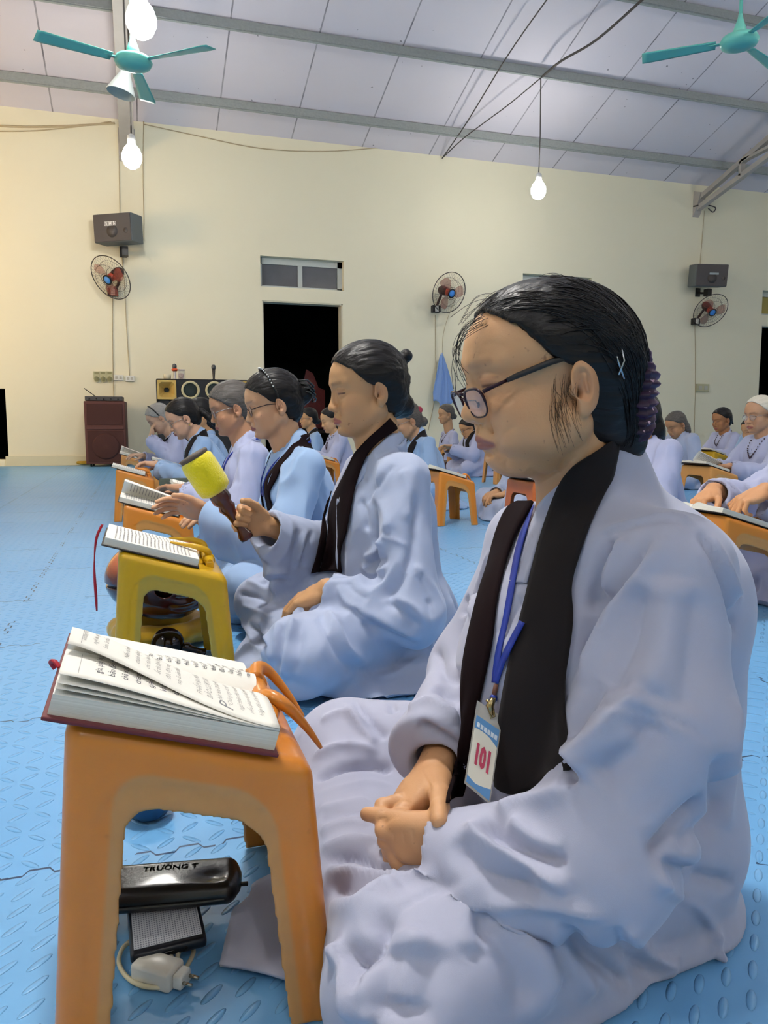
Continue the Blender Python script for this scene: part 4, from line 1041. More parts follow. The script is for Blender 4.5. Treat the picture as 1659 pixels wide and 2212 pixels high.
def person(base,label,lod='mid',yaw=0.,s=1.,lean=0.,headp=15.,heady=0.,neckf=0.,skin='#c99a6c',robe=None,hairm=None,style='lowbun',front=0.,nape=-.055,
           scarf='both',glasses=None,lh=None,rh=None,seed=1,wide=1.,headband=None,extra=None,curl=.45,headz=.655,lany=False,beads=False,hrf=None,hlf=None,hairvol=1.,head=True,earring=False,kn=1.,hs=1.05,group='readers in blue robes',handR=None,handL=None,cushion=0.,drop=(0,0),thumb=.4,clawcol=None,px_st=None):
    """base: seat point; body faces -x. lh/rh: wrist targets (local) for the left (-y) and right (+y) hand"""
    q=LOD[lod]; robe=robe or M_robeB; hairm=hairm or M_hair
    l=lean; base=np.array([float(base[0]),float(base[1]),0.]); cz=cushion
    sh={-1:np.array([-.03-l*.85,-.155*wide,.470+cz]),1:np.array([-.03-l*.85,.155*wide,.470+cz])}
    hc=np.array([-.085-l-neckf,0,headz+cz]); HR=rotm('Z',heady)@rotm('Y',-headp)
    wr={-1:np.array(lh if lh is not None else (-.25,-.06,.19),float),1:np.array(rh if rh is not None else (-.25,.06,.19),float)}
    el={}
    for k_ in(-1,1):
        m=(sh[k_]+wr[k_])/2; d=np.linalg.norm(wr[k_]-sh[k_]); h=math.sqrt(max(.0,.26**2-(min(d,.50)/2)**2)); el[k_]=m+np.array([.35,.55*k_,-.75])/np.linalg.norm([.35,.55,.75])*h
    # ---- body under the clothes, one continuous surface
    S=Sdf()
    S.ell((0,0,.12+cz),(.10,.13,.10)); S.ell((-.02-l*.4,0,.27+cz),(.085,.11,.16),k=.05); S.ell((-.03-l*.8,0,.40+cz),(.075,.12,.09),k=.05)
    for k_ in(-1,1):
        S.cap((-.03-l*.85,0,.455+cz),sh[k_]*[1,.9,1],.04,.036,k=.04); S.cap(sh[k_],el[k_],.042,.036,k=.03); S.cap(el[k_],wr[k_],.036,.025,k=.02)
        S.cap((0,.10*k_,.11+cz),(-.26*kn,.23*k_*kn,.10),.075,.055,k=.04); S.cap((-.26*kn,.23*k_*kn,.09),(-.24,-.02*k_,.05),.050,.032,k=.02)
    HL=Loc(S,hc,HR,s*hs)
    nb=np.array([-.040-l*.92,0,.525+cz]); 
    if head: neck_shapes(HL,nb); head_shapes(HL,mouth=.3,lid=.3)
    HB={}
    for k_,hr in((-1,handL),(1,handR)):
        d=wr[k_]-el[k_]; d/=np.linalg.norm(d)
        if hr is None: B=basis(d+np.array([-.3,0,-.15]),np.array([-.15,-.35*k_,1.]))
        else: B=basis(hr[0],hr[1])
        if k_==-1: pass
        # thumb side: y axis of the frame must point to the body's mid-line
        if B[:,1]@np.array([0,-k_,0.3])<0 and hr is None: B[:,1]*=-1
        elif hr is not None and len(hr)>2 and hr[2]<0: B[:,1]*=-1
        cu=(hrf if k_==1 else hlf) or (curl,curl*1.05,curl*1.1,curl*1.15)
        HB[k_]=hand(S,wr[k_],B,curl=cu,sc=s*.98,thumb=thumb)
    fine=[(hc-np.array([.16,.12,.16]),hc+np.array([.16,.12,.16]),q['head'])] if head else []
    for k_ in(-1,1): fine.append((wr[k_]-.11,wr[k_]+.11,q['hand']))
    V,F=S.mesh((-.72,-.48,.005),(.2,.48,.84+cz),q['body'],fine=fine)
    root=mesh_obj('person',V,F,M_skin); root.location=tuple(base); root.rotation_euler=(0,0,yaw)
    tag(root,label,'person',group)
    paint_skin(root,V,HL,skin,age=.3)
    # ---- hair
    if head:
        H=Sdf(); HH=Loc(H,hc,HR,s*hs); hair_shapes(HH,style,hairvol,front,nape)
        Vh,Fh=H.mesh(hc-.22,hc+np.array([.26,.16,.17]),q['hair'])
        N=vnormals(Vh,Fh); qq=HH.inv(Vh); Vh=Vh+N*(.0016*vnoise(np.stack([qq[:,0]*25,qq[:,1]*160,qq[:,2]*110],1),seed))[:,None]
        hair=mesh_obj('hair',Vh,Fh,hairm,root)
        if headband:
            m=MB(); A=np.linspace(-1.75,1.75,26)
            m.tube([HH.p((-.022+.03*abs(a)/1.75,.089*math.sin(a),.045+.099*math.cos(a)*1.0)) for a in A],(.0038 if style=='clawbun' else .006)*s,8); hb_=m.obj('headband',headband,root)
            if style=='clawbun':
                for a in np.linspace(-1.3,.5,15): MB().sphere(HH.p((-.025+.03*abs(a)/1.75,.0925*math.sin(a),.045+.1025*math.cos(a))),.0026,8).obj('headband_bead',M_beadw,hb_)
        if style=='clawbun':
            m=MB()
            for j in(-1,1):
                for i in range(4): m.tube([HH.p((.10,.02*j,.075-.012*i)),HH.p((.135,.040*j,.07-.015*i)),HH.p((.155,.030*j,.045-.016*i)),HH.p((.150,.012*j,.03-.014*i))],.0035*s,6)
            m.obj('claw_clip',simple('glossy_black_clip','#0c1010',rough=.12,spec=.8),root)
            MB().sphere(HH.p((.098,-.02,.055)),(.010,.014,.010),10).obj('hair_tie',simple('pink_hair_tie','#a04a58',rough=.6),root)
        if clawcol: MB().sphere(HH.p((.098,-.036,.052)),(.024*s,.024*s,.026*s),12).obj('hair_flower',clawcol,root)
        if earring: MB().sphere(HH.p((.008,-.088,-.042)),.005,8).obj('earring',simple('gold_earring','#d8b25a',rough=.25,metal=.8),root)
        if glasses: make_glasses(HH,root,glasses)
    # ---- robe
    W=Sdf(); w=wide
    W.ell((0.01,0,.11+cz),(.150,.190*w,.14)); W.ell((-.02-l*.4,0,.27+cz),(.128,.160*w,.17),k=.06); W.ell((-.03-l*.8,0,.40+cz),(.115,.155*w,.115),k=.05)
    for k_ in(-1,1):
        W.cap((-.03-l*.85,0,.478+cz),sh[k_]*[1,.92,1]+[0,0,.0],.058,.055,k=.035)
        W.cap(nb+[0,.03*k_,-.02],nb+[.012,.02*k_,.022],.052,.046,k=.02)
    TS={}
    for k_ in(-1,1):
        T=TS[k_]=Sdf(); dr=drop[0] if k_<0 else drop[1]
        T.cap((-.03-l*.85,0,.478+cz),sh[k_]*[1,.92,1],.056,.053,k=.035); T.cap(sh[k_],el[k_]+[0,0,-.01],.058,.070,k=.03); d=wr[k_]-el[k_]; L_=np.linalg.norm(d); d=d/L_
        ce=el[k_]+d*(L_-.012)
        T.cap(el[k_]+[0,0,-.012],ce+[0,0,-.018],.070,.058,k=.03); T.cap(el[k_]+[0,0,-.05],ce+[0,0,-.060],.045,.030,k=.03)
        if dr:
            for f in np.linspace(0,1,6): T.cap(el[k_]+[0,0,-.03-dr*.8*f],ce-d*.018+[0,0,-.02-dr*f],.040-.014*f,.030-.012*f,k=.02)
        n=d.astype(np.float32); c0=(ce+d*.006).astype(np.float32)
        T.fn(lambda P,n=n,c0=c0:np.maximum(-((P-c0)@n),np.linalg.norm(P-c0,axis=1)-.125-.05*(max(drop)>.1)),op='s',k=.006)
        T.cap(ce-d*.05+[0,0,-.012],ce+d*.08+[0,0,-.012],.040,.052,op='s',k=.008)
    for k_ in(-1,1):
        W.cap((0,.10*k_,.12+cz),(-.27*kn,.25*k_*kn,.105),.108,.082,k=.05); W.cap((-.27*kn,.25*k_*kn,.10),(-.26,.0,.06),.080,.065,k=.04)
    W.ell((-.09,0,.005),(.31*kn,.31*kn*w,.055),k=.05); W.ell((.03,0,.0),(.215,.25*w,.06),k=.04)
    if cz: W.ell((-.02,0,.0),(.30,.30,.10+cz),k=.05)
    for k_ in(-1,1):
        cc=(sh[k_]+el[k_]+wr[k_])/3; W.sub(TS[k_],.014,cc,max(np.linalg.norm(sh[k_]-cc),np.linalg.norm(wr[k_]-cc),np.linalg.norm(np.array([-.03-l*.85,0,.478+cz])-cc))+.08+max(drop))
    if head: W.cap(nb+[-.01,0,.01],HL.p((.01,0,-.03)),.050,.060,op='s',k=.008)
    W.half((0,0,-1),-.003)
    Vr,Fr=W.mesh((-.75,-.50,-.01),(.30,.50,.62+cz),q['robe'])
    N=vnormals(Vr,Fr); Vr=folds(Vr,N,.0115,seed); Vr[:,2]=np.maximum(Vr[:,2],.003)
    if px_st:
        bq=bvh(Vr,Fr)
        def cst(p):
            r=bq.ray_cast(Vector(CAM-base),Vector(ray(float(p[0]),float(p[1]))).normalized()); return np.array(r[0]) if r[0] is not None else None
        Vr=strokes(Vr,Fr,px_st,cst); Vr[:,2]=np.maximum(Vr[:,2],.003)
    mesh_obj('robe',Vr,Fr,robe,root); bv=bvh(Vr,Fr)
    # ---- collar and stole lie on the robe
    def side(k_,x0,dy):
        return [np.array(v,float) for v in (nb+[.065,.012*k_,.03],nb+[.040,.055*k_,.015],nb+[-.02,(.070+dy)*k_,-.012],nb+[-.12-.0*l,(.055+dy)*k_,-.10],(-.150-l*.75,(.042+dy)*k_,.37+cz),(-.140-l*.55,(.042+dy)*k_,.27+cz))]
    nj=5 if lod=='far' else 7
    if scarf in('both','left'):
        for k_ in((-1,1) if scarf=='both' else (-1,)):
            G=ribbon(bv,np.array(side(k_,0,.022)),np.array([.055,.06,.062,.064,.064,.066]),off=.006,nj=nj)
            ribbon_obj('stole_band',G,M_scarf if lod!='near' else M_scarfb,root,(0,0,0))
    for k_ in(-1,1):
        p=side(k_,0,-.012)[:4]; p[-1]=p[-1]*[1,.2,1]+[0,0,-.02]
        G=ribbon(bv,np.array(p),.030,off=.0045,nj=4); ribbon_obj('collar_band',G,robe,root,(0,0,0))
    if lany or beads:
        for k_ in(-1,1):
            p=side(k_,0,-.02)[:5]; p[-1]=p[-1]*[1,.1,1]
            if lany: ribbon_obj('lanyard_strap',ribbon(bv,np.array(p),.009,off=.0075,nj=3),M_lany,root,(0,0,0))
            else:
                C=catmull(p,6); m=MB()
                for c_ in C:
                    r=bv.find_nearest(Vector(c_)); m.sphere(np.array(r[0])+np.array(r[1])*.007,.0055,6)
                m.obj('bead_string',M_bead,root)
    if extra: extra(root,bv,HL,HB,wr)
    print('person',label[:30],lod,len(V),len(Vr),round(time.time()-T0,1))
    return root,bv,HL,HB
M_lens=simple('spectacle_lens','#e8ecf0',rough=.03,alpha=.22,spec=.9); M_gfr=simple('thin_dark_frame','#2b1e24',rough=.3,metal=.5); M_gsil=simple('thin_silver_frame','#b9b4ae',rough=.25,metal=.8)
def make_glasses(L,root,mat,dx=0.,dz=0.,pitch=0.,w=.0245,h=.017,half=.034,rimless=False,r=.0011):
    g=MB(); le=[]
    Rp=rotm('Y',pitch)
    def P(x,y,z): 
        v=Rp@np.array([x,y,z-.008]); return L.p(v+np.array([-.098+dx,0,.008+dz]))
    for s in(-1,1):
        A=np.arange(24)*2*PI/24
        pts=[P(.004+.16*abs(w*math.cos(a)+half)**1.6*.6,s*(half+w*math.cos(a)),.002+h*math.sin(a)*(1 if math.sin(a)>0 else 1.08)) for a in A]
        g.tube(pts,r*L.sc,6,closed=True); le.append(pts)
        g.tube([P(.012,s*(half+w),.008),P(.020,s*.066,.010),P(.060,s*.0735,.013),P(.105,s*.0765,.008)],[r*1.4*L.sc]*2+[r*1.5*L.sc,r*1.2*L.sc],6)
    g.tube([P(.003,-(half-w),.006),P(-.003,0,.010),P(.003,half-w,.006)],r*1.2*L.sc,6)
    go=g.obj('glasses',mat,root)
    for pts in le:
        c=np.mean(pts,0); m=MB(); m.add([c]+[np.array(p) for p in pts],[(0,i+1,(i+1)%24+1) for i in range(24)])
        lo=m.obj('lens',M_lens,go)
    return go
# ================================================================ the readers in the background
def S(px,py,d,dx=.10): 
    """seat point of somebody whose head centre shows at that pixel and depth"""
    p=atD(px,py,d); return p
def crowd(px,py,d,label,**k):
    k['hs']=k.get('hs',1.05)*.95; p=atD(px,py,d)-np.array([0,0,.018*k['hs']]); l=k.get('lean',0.); nf=k.get('neckf',0.); k.setdefault('kn',.86)
    k.setdefault('headz',float(p[2])); b=(p[0]+.085+l+nf,p[1])
    return person(b,label,**k)
RG={}
crowd(592,868,2.50,'woman in blue robe with claw clip and beaded headband turning a page',lod='near',lean=.05,headp=12,skin='#d3a57e',robe=M_robeB,style='clawbun',front=.012,scarf='both',glasses=M_gfr,lany=True,
      lh=(-.37,-.10,.34),rh=(-.30,.10,.30),headband=simple('dark_headband','#15120f',rough=.3),seed=21,cushion=.0,curl=.25,handL=((-1.,.25,.20),(-.3,.8,.6),1),kn=.92,wide=1.02,hs=.93,drop=(.09,.03))
crowd(503,878,3.35,'older woman with silver glasses and short tied hair behind the claw-clip woman',lod='mid',lean=.06,headp=14,skin='#b98a68',robe=M_robeP,hairm=M_hairg,style='lowbun',front=.015,scarf='none',glasses=M_gsil,lany=True,lh=(-.36,-.02,.33),rh=(-.36,.12,.30),seed=22,curl=.3,hs=.98,kn=.70)
crowd(398,900,5.2,'woman with long ponytail and glasses bending over a book',lod='mid',lean=.12,headp=26,neckf=.03,skin='#d2a586',robe=M_robeB,style='ponytail',scarf='both',glasses=M_gsil,lh=(-.42,-.06,.34),rh=(-.42,.08,.34),seed=23,earring=True,curl=.25,hs=1.12)
crowd(434,893,5.9,'dark-haired reader hidden behind the ponytailed woman',lod='far',lean=.04,headp=18,style='bob',robe=M_robeB,seed=24,scarf='none')
crowd(346,901,6.9,'grey-haired woman in black headband resting her face in her hand',lod='mid',lean=.12,headp=34,neckf=.05,skin='#c8a488',robe=M_robeP,hairm=M_hairgg,style='lowbun',scarf='both',headband=simple('black_headband','#0b0b0c',rough=.5),
      lh=(-.34,-.05,.50),rh=(-.42,.10,.33),seed=25,handL=((.15,.1,1.),(-1.,-.2,.1),1),curl=.3,hs=1.1)
crowd(667,902,9.6,'small figure with glasses looking left before the dark doorway',lod='far',headp=4,style='lowbun',scarf='left',robe=M_robeB,seed=26,glasses=M_gsil,hs=1.1)
crowd(716,905,7.6,'reader with bead necklace seen behind the lips of the mallet woman',lod='far',headp=16,lean=.04,style='bob',scarf='none',beads=True,robe=M_robeP,seed=27,lh=(-.40,-.06,.34),rh=(-.38,.1,.33),skin='#d3ab80')
crowd(880,906,5.6,'woman with red flower in her hair bending forward right of the mallet woman',lod='mid',lean=.12,headp=20,neckf=.02,hairm=M_hairg,style='lowbun',scarf='both',robe=M_robeB,seed=28,skin='#bd9470',clawcol=simple('red_hair_flower','#a8354a',rough=.6,var=.4,vscale=90),glasses=M_gsil,hs=1.12,wide=1.1)
crowd(964,893,10.6,'upright woman with greying bun sitting close to the wall below the hung robe',lod='far',headp=8,hairm=M_hairg,style='lowbun',scarf='none',beads=True,robe=M_robeP,seed=29,skin='#bb9570',hs=1.14)
crowd(1012,922,9.2,'dark-haired reader with black stole seen just left of the nearest woman mouth',lod='far',headp=26,lean=.05,style='bob',scarf='both',robe=M_robeP,seed=30,glasses=M_gfr,lh=(-.40,-.1,.36),rh=(-.38,.08,.34),cushion=.0)
crowd(1130,885,4.9,'reader of the free-standing orange stool, only lap and sleeve in view',lod='mid',headp=12,scarf='none',robe=M_robeG,seed=31,lh=(-.22,-.05,.17),rh=(-.24,.06,.17),style='bob')
crowd(1380,902,3.8,'woman with black bob and blue lanyard behind the purple scrunchie',lod='mid',lean=.06,headp=18,style='bob',hairvol=2.,scarf='none',lany=True,robe=M_robeP,seed=32,skin='#c08a5e',lh=(-.40,-.06,.34),rh=(-.38,.08,.33),hs=1.08,wide=1.1)
crowd(1462,915,7.4,'grey-streaked woman bending low beside the black-bobbed woman',lod='far',lean=.10,headp=28,hairm=M_hairg,style='bob',scarf='none',robe=M_robeG,seed=33,skin='#b98a62',hs=1.05)
crowd(1560,905,8.8,'woman with ponytail, glasses and long bead necklace far at right',lod='far',headp=12,style='shorttail',scarf='none',beads=True,robe=M_robeP,seed=34,skin='#a9774e',hs=1.15,lh=(-.38,-.05,.32),rh=(-.38,.08,.32))
crowd(1642,893,5.5,'white-haired old woman with thin glasses at the right edge',lod='mid',headp=8,hairm=M_hairw,style='lowbun',front=-.01,scarf='none',beads=True,robe=M_robeP,seed=35,skin='#c99c78',glasses=M_gsil,hs=1.12,lh=(-.42,-.10,.32),rh=(-.40,.06,.33),curl=.3)
crowd(1624,926,7.9,'reader half hidden behind the white-haired old woman',lod='far',headp=20,style='bob',scarf='none',robe=M_robeB,seed=36)
person((2.36,2.02),'woman mostly cut off by the right edge, both hands smoothing a page',lod='mid',yaw=0.,lean=.10,headp=14,style='bob',scarf='none',robe=M_robeP,seed=37,lh=(-.50,-.10,.40),rh=(-.56,.06,.39),curl=.62,skin='#d09a6c',handL=((-1.,.25,-.45),(-.4,-.1,1.),-1),handR=((-1.,-.2,-.5),(-.4,.1,1.),1))
# ================================================================ the nearest woman
HB_=np.array([.50,.78,0.])        # her seat point
def Yp(x,y,Y): return atY(x,y,Y)
def caster(bv):
    o=Vector(CAM)
    def f(p):
        r=bv.ray_cast(o,Vector(ray(float(p[0]),float(p[1]))).normalized()); return np.array(r[0]) if r[0] is not None else None
    return f
def cast_full(bv,x,y):
    r=bv.ray_cast(Vector(CAM),Vector(ray(x,y)).normalized()); 
    return (np.array(r[0]),np.array(r[1])) if r[0] is not None else (None,None)
def px_strip(bv,LE,RE,n=28,nj=9,off=.004,sub=6,bulge=0.):
    """band of cloth between two edges seen in the picture, lying on the surface behind it"""
    A=catmull(LE,sub); B=catmull(RE,sub); m=n
    A=np.stack([np.interp(np.linspace(0,1,m),np.linspace(0,1,len(A)),A[:,k]) for k in(0,1)],1)
    B=np.stack([np.interp(np.linspace(0,1,m),np.linspace(0,1,len(B)),B[:,k]) for k in(0,1)],1)
    G=np.full((m,nj,3),np.nan)
    for i in range(m):
        for j in range(nj):
            t=j/(nj-1); x,y=A[i]*(1-t)+B[i]*t; p,nn=cast_full(bv,float(x),float(y))
            if p is not None:
                if nn@(CAM-p)<0: nn=-nn
                G[i,j]=p+nn*(off+bulge*4*t*(1-t))
    dd=np.linalg.norm(G-CAM,axis=2)
    for i in range(m):
        for j in range(nj):
            w_=dd[max(0,i-3):i+4,max(0,j-2):j+3]; md=np.nanmedian(w_) if not np.isnan(w_).all() else np.nan
            if abs(dd[i,j]-md)>.02: G[i,j]=np.nan
    for _ in range(60):
        bad=np.isnan(G[:,:,0]); 
        if not bad.any(): break
        for i,j in np.argwhere(bad):
            nb_=[G[a,b] for a,b in((i-1,j),(i+1,j),(i,j-1),(i,j+1)) if 0<=a<m and 0<=b<nj and not np.isnan(G[a,b,0])]
            if nb_: G[i,j]=np.mean(nb_,0)
    for _ in range(3):
        H=G.copy(); H[1:-1]=(G[:-2]+2*G[1:-1]+G[2:])/4; H[:,1:-1]=(H[:,:-2]+2*H[:,1:-1]+H[:,2:])/4; G=H
    return G
hc=np.array([.432,.766,.640]); HR=rotm('Z',-7)@rotm('Y',-3); HS=.93
def hwarp(V,L):
    q=L.inv(np.asarray(V,float)); f=np.clip((q[:,2]+.19)/.09,0,1); f=f*f*(3-2*f); z=q[:,2]; zl=np.where(z>-.066,z*.955,-.063+(z+.066)*.74)
    q2=q.copy(); q2[:,2]=z*(1-f)+f*np.where(z>0,z*.94,zl); q2[:,0]+=f*.16*np.clip(.015-z,0,.11)*np.clip((.03-q[:,0])/.05,0,1)
    return (L.O+(q2*L.sc)@L.R.T).astype(np.float32)
sN,sF=Yp(1455,1245,.645),np.array([.497,.925,.435])
mN=Yp(1405,1560,.615); eN,eF=Yp(1290,1850,.61),np.array([.450,.975,.250])
wN=Yp(978,1836,.690); wF=Yp(935,1668,.80)
# ---- body
S=Sdf(); nb=np.array([.500,.785,.495])
S.ell((.56,.80,.11),(.09,.11,.085)); S.ell((.555,.80,.27),(.085,.105,.15),k=.05); S.ell((.53,.79,.38),(.085,.115,.09),k=.04)
for a,b,c in((sN,eN,wN),(sF,eF,wF)):
    S.cap(nb-[0,0,.05],a,.038,.036,k=.03); S.cap(a,b,.036,.030,k=.02); S.cap(b,c,.028,.021,k=.02)
S.cap((.55,.77,.11),(.24,.64,.09),.060,.045,k=.04); S.cap((.55,.88,.11),(.28,1.06,.11),.075,.055,k=.04)
S.cap((.24,.64,.08),(.27,.86,.05),.05,.032,k=.02); S.cap((.28,1.06,.09),(.24,.80,.05),.05,.032,k=.02)
HL=Loc(S,hc,HR,HS); neck_shapes(HL,nb+[0,0,.0],.052); head_shapes(HL,nose=1.0,full=1.06,mouth=.9,lid=.75)
for s in(-1,1):
    HL.ell((-.050,.047*s,-.052),(.026,.018,.022),k=.02)
    HL.cap((-.080,.026*s,-.004),(-.070,.042*s,.000),.0012,.0012,op='s',k=.004)
HL.ell((-.045,0,-.098),(.035,.035,.018),k=.02)      # soft under-chin
# right hand (far), palm cupped, thumb in front
xF=Yp(838,1780,.762)-wF; hand(S,wF,(lambda B:B)(basis(xF,(-.86,.15,.42))),curl=(.80,.82,.85,.85),thumb=.15,tcurl=.10,sc=1.02,rw=.022)
hr=basis(xF,(-.86,.15,.42))
# left hand (near), lying under it
xN=Yp(860,1826,.735)-wN; BN=basis(xN,(-.25,-.90,-.30)); BN[:,1]*=-1
hand(S,wN,BN,curl=(1.0,1.02,1.05,1.05),thumb=.05,tcurl=.08,sc=.92,rw=.019,ta=.10)
S.cap(wN,wN+(eN-wN)*.35,.019,.024,k=.012)
hh=(wN+wF)/2+np.array([-.03,-.02,-.01])
V,F=S.mesh((.05,.42,.01),(.76,1.16,.80),.0085,fine=[(hc-[.135,.10,.125],hc+[.125,.10,.03],.00165),(hc-[.12,.10,.03],hc+[.12,.10,.14],.0030),(np.minimum(wN,wF)-[.12,.06,.06],np.maximum(wN,wF)+[.01,.03,.03],.0019)])
print('hero body',len(V),round(time.time()-T0,1))
V=smooth_mesh(V,F,1,.4); V0=V; V=hwarp(V,HL)
bv0=bvh(V,F); cs=caster(bv0); cr=lambda pts,w,h:(pts,w,h*1.15)
V=strokes(V,F,[
 cr([(1122,918),(1090,935),(1076,965),(1080,1000)],.0040,-.0012),                 # cheek fold
 cr([(1060,838),(1085,850),(1108,846)],.0022,-.0007),cr([(1062,862),(1092,872),(1115,862)],.003,-.0006),
 cr([(1118,800),(1140,806),(1160,803)],.0016,-.0006),cr([(1118,818),(1140,828),(1158,832)],.0016,-.0006),
 cr([(1030,768),(1050,764),(1080,770)],.0022,-.0006),cr([(1040,748),(1065,742),(1100,752)],.0022,-.0005),
 cr([(1100,985),(1092,1005),(1100,1022)],.004,-.0010),cr([(1140,1010),(1180,1030),(1210,1020)],.008,-.0018),
 cr([(1150,1080),(1190,1060),(1230,1020)],.003,-.0010),cr([(1165,1045),(1205,1025),(1250,980)],.003,-.0010),
 # hands: knuckle and wrist creases
 cr([(905,1658),(925,1690),(930,1712)],.0020,-.0009),cr([(918,1662),(938,1690),(942,1705)],.0016,-.0007),
 cr([(858,1745),(872,1742),(884,1746)],.0014,-.0006),cr([(856,1734),(872,1730),(886,1735)],.0014,-.0005),
 cr([(818,1752),(834,1750)],.0014,-.0007),cr([(816,1770),(836,1766)],.0014,-.0007),
 cr([(850,1800),(852,1820)],.0014,-.0006),cr([(870,1796),(874,1822)],.0014,-.0006),cr([(890,1790),(896,1826)],.0014,-.0006)],cs)
root=mesh_obj('person',V-HB_,F,M_skin); root.location=tuple(HB_)
tag(root,'nearest woman, in lavender-grey robe with purple scrunchie and number 101 badge','person','readers in blue robes')
paint_skin(root,V0,HL,'#d3a274',lips='#9a6258',brow='#6b5642',browk=.30)
# ---- hair
H=Sdf(); HH=Loc(H,hc,HR,HS)
hair_shapes(HH,'none',.75,front=.000,nape=-.070)
HH.ell((.082,0,-.045),(.040,.046,.050),k=.015); HH.ell((.098,0,-.075),(.026,.034,.030),k=.012); HH.ell((.060,0,.03),(.058,.070,.070),k=.02)
Vh,Fh=H.mesh(hc-[.15,.14,.16],hc+[.19,.14,.16],.0026)
q=HH.inv(Vh); Vh=hwarp(Vh,HH); N=vnormals(Vh,Fh); Vh=Vh+N*(.0012*vnoise(np.stack([q[:,0]*20,q[:,1]*190,q[:,2]*120],1),3))[:,None]
hair=mesh_obj('hair',Vh-HB_,Fh,M_hair,root); bvH=bvh(Vh,Fh)
rg=random.Random(3); st=MB()
def hline(y):      # hairline point for a given side position
    ya=abs(y)/.078
    return ya
nst=620
for i in range(nst):
    sgn=-1 if rg.random()<.80 else 1; a=rg.random()
    if a<.62:
        x=-.086+.095*rg.random(); y=sgn*(.010+.062*rg.random()**.7); z=.098-.30*(x+.085) if x<-.06 else .090-.70*(x+.06)
        x+=rg.uniform(-.004,.05); 
    else: x=rg.uniform(-.02,.08); y=sgn*rg.uniform(.0,.075); z=rg.uniform(.03,.13)
    end=np.array([.088+rg.uniform(-.01,.012),sgn*rg.uniform(.0,.038),-.035+rg.uniform(-.03,.045)])
    p0=np.array([x,y,z]); mid=(p0+end)/2+np.array([.012,sgn*.030,.026+rg.uniform(-.006,.01)])
    C=catmull([p0,p0*.45+mid*.55+np.array([0,sgn*.006,.008]),mid,mid*.4+end*.6+np.array([.006,sgn*.008,.002]),end],3); P=[]
    of=rg.uniform(.0003,.0016)
    for c in C:
        r=bvH.find_nearest(Vector(HH.p(c))); n=np.array(r[1]); P.append(np.array(r[0])+n*of-HB_)
    P=np.array(P); P[1:-1]=(P[:-2]+2*P[1:-1]+P[2:])/4
    st.tube(P,[.0002]+[rg.uniform(.00045,.0008)]*(len(P)-2)+[.0003],4,cap=False)
tag(st.obj('hair_strands',mat_hair('hair_strand','#060505','#171110',.42),hair),kind='stuff')
# loose fine hairs
fz=MB()
def wisp(pts,Y,r=.00024): fz.tube([atY(a,b,Y+rg.uniform(-.004,.004))-HB_ for a,b in catmull(pts,5)],r,4,cap=False)
for i in range(17):
    t=rg.random(); x0=1040-12*t+rg.uniform(-10,10); y0=700+rg.uniform(-12,18); k=rg.uniform(-14,14); e=rg.uniform(740,870)
    wisp([(x0+14,y0-14),(1012-20*t+k*.3,y0+16),(990-12*t+k*.6,(y0+e)/2+12),(984+k+rg.uniform(-8,26)*t,e)],.745)
for i in range(30):
    x0=rg.uniform(1030,1190); y0=640-.42*(x0-1030)*.6; y0=665-(x0-1030)*.33; y0=max(600,y0)
    wisp([(x0+60,y0-6-rg.uniform(0,10)),(x0+20,y0-14-rg.uniform(0,14)),(x0-20,y0-4+rg.uniform(-12,10)),(x0-45-rg.uniform(0,20),y0+22+rg.uniform(-8,22))],.76)
for i in range(14):
    x0=rg.uniform(1320,1400); y0=720+(x0-1320)*1.1
    wisp([(x0-40,y0-70),(x0-10,y0-38),(x0+6,y0-5)],.79)
csb=caster(bvh(V,F)); fz2=MB()
for i in range(52):      # side hair in front of and below the ear, combed over the skin
    x0=rg.uniform(1185,1250); y0=rg.uniform(805,880); x1=x0+rg.uniform(4,20); y1=y0+rg.uniform(30,110)
    P=[]
    for a,b in catmull([(x0,y0),((x0+x1)/2+rg.uniform(-12,-3),(y0+y1)/2),(x1,y1)],4):
        r=csb((a,b)); 
        if r is not None: P.append(r+(CAM-r)/np.linalg.norm(CAM-r)*.0008-HB_)
    if len(P)>4: fz2.tube(P,.00013,3,cap=False)
tag(fz2.obj('loose_hairs',mat_hair('brown_hair_strand','#33221a','#55402f',.5),hair),kind='stuff')
tag(fz.obj('loose_hairs',bpy.data.materials['hair_strand'],hair),kind='stuff')
# scrunchie
def mat_velvet():
    t=NT('purple_velvet'); o=t.obj(); n=t.noise(120.,2.,o); s=t.noise(170.,1.,o)
    c=t.mix(n,lin('#16061a'),lin('#351338')); f=t.ramp(s,[(0,(0,0,0,1)),(.70,(0,0,0,1)),(.73,(1,1,1,1))]); c=t.mix(f,c,lin('#d9b9c8')); t.l(c,t.b.inputs['Base Color'])
    t.b.inputs['Roughness'].default_value=.5; t.b.inputs['Sheen Weight'].default_value=.25; t.b.inputs['Sheen Tint'].default_value=lin('#a04ac0'); return t.m
G=np.zeros((300,14,3))
for i in range(300):
    a=2*PI*i/299
    for j in range(14):
        b=2*PI*j/13; rf=.0160+.0022*math.sin(a*36+math.sin(b)*1.6)+.0008*math.sin(a*11+2)
        R_=.042+.0012*math.sin(a*3); rr=R_+rf*math.cos(b)*1.15
        G[i,j]=HH.p((.100+rf*math.sin(b)*1.1+.0016*math.sin(a*7),rr*math.cos(a),-.010+rr*math.sin(a)*1.15-.10*(rf*math.sin(b))))-HB_
MB().grid(G).obj('scrunchie',mat_velvet(),root)
HH2=HH
cl=MB()
cl.tube([HH.p((.040,-.072,.045)),HH.p((.050,-.079,.03)),HH.p((.058,-.080,.005))],.0012,6); cl.tube([HH.p((.055,-.076,.05)),HH.p((.058,-.081,.025)),HH.p((.050,-.083,.010))],.001,6)
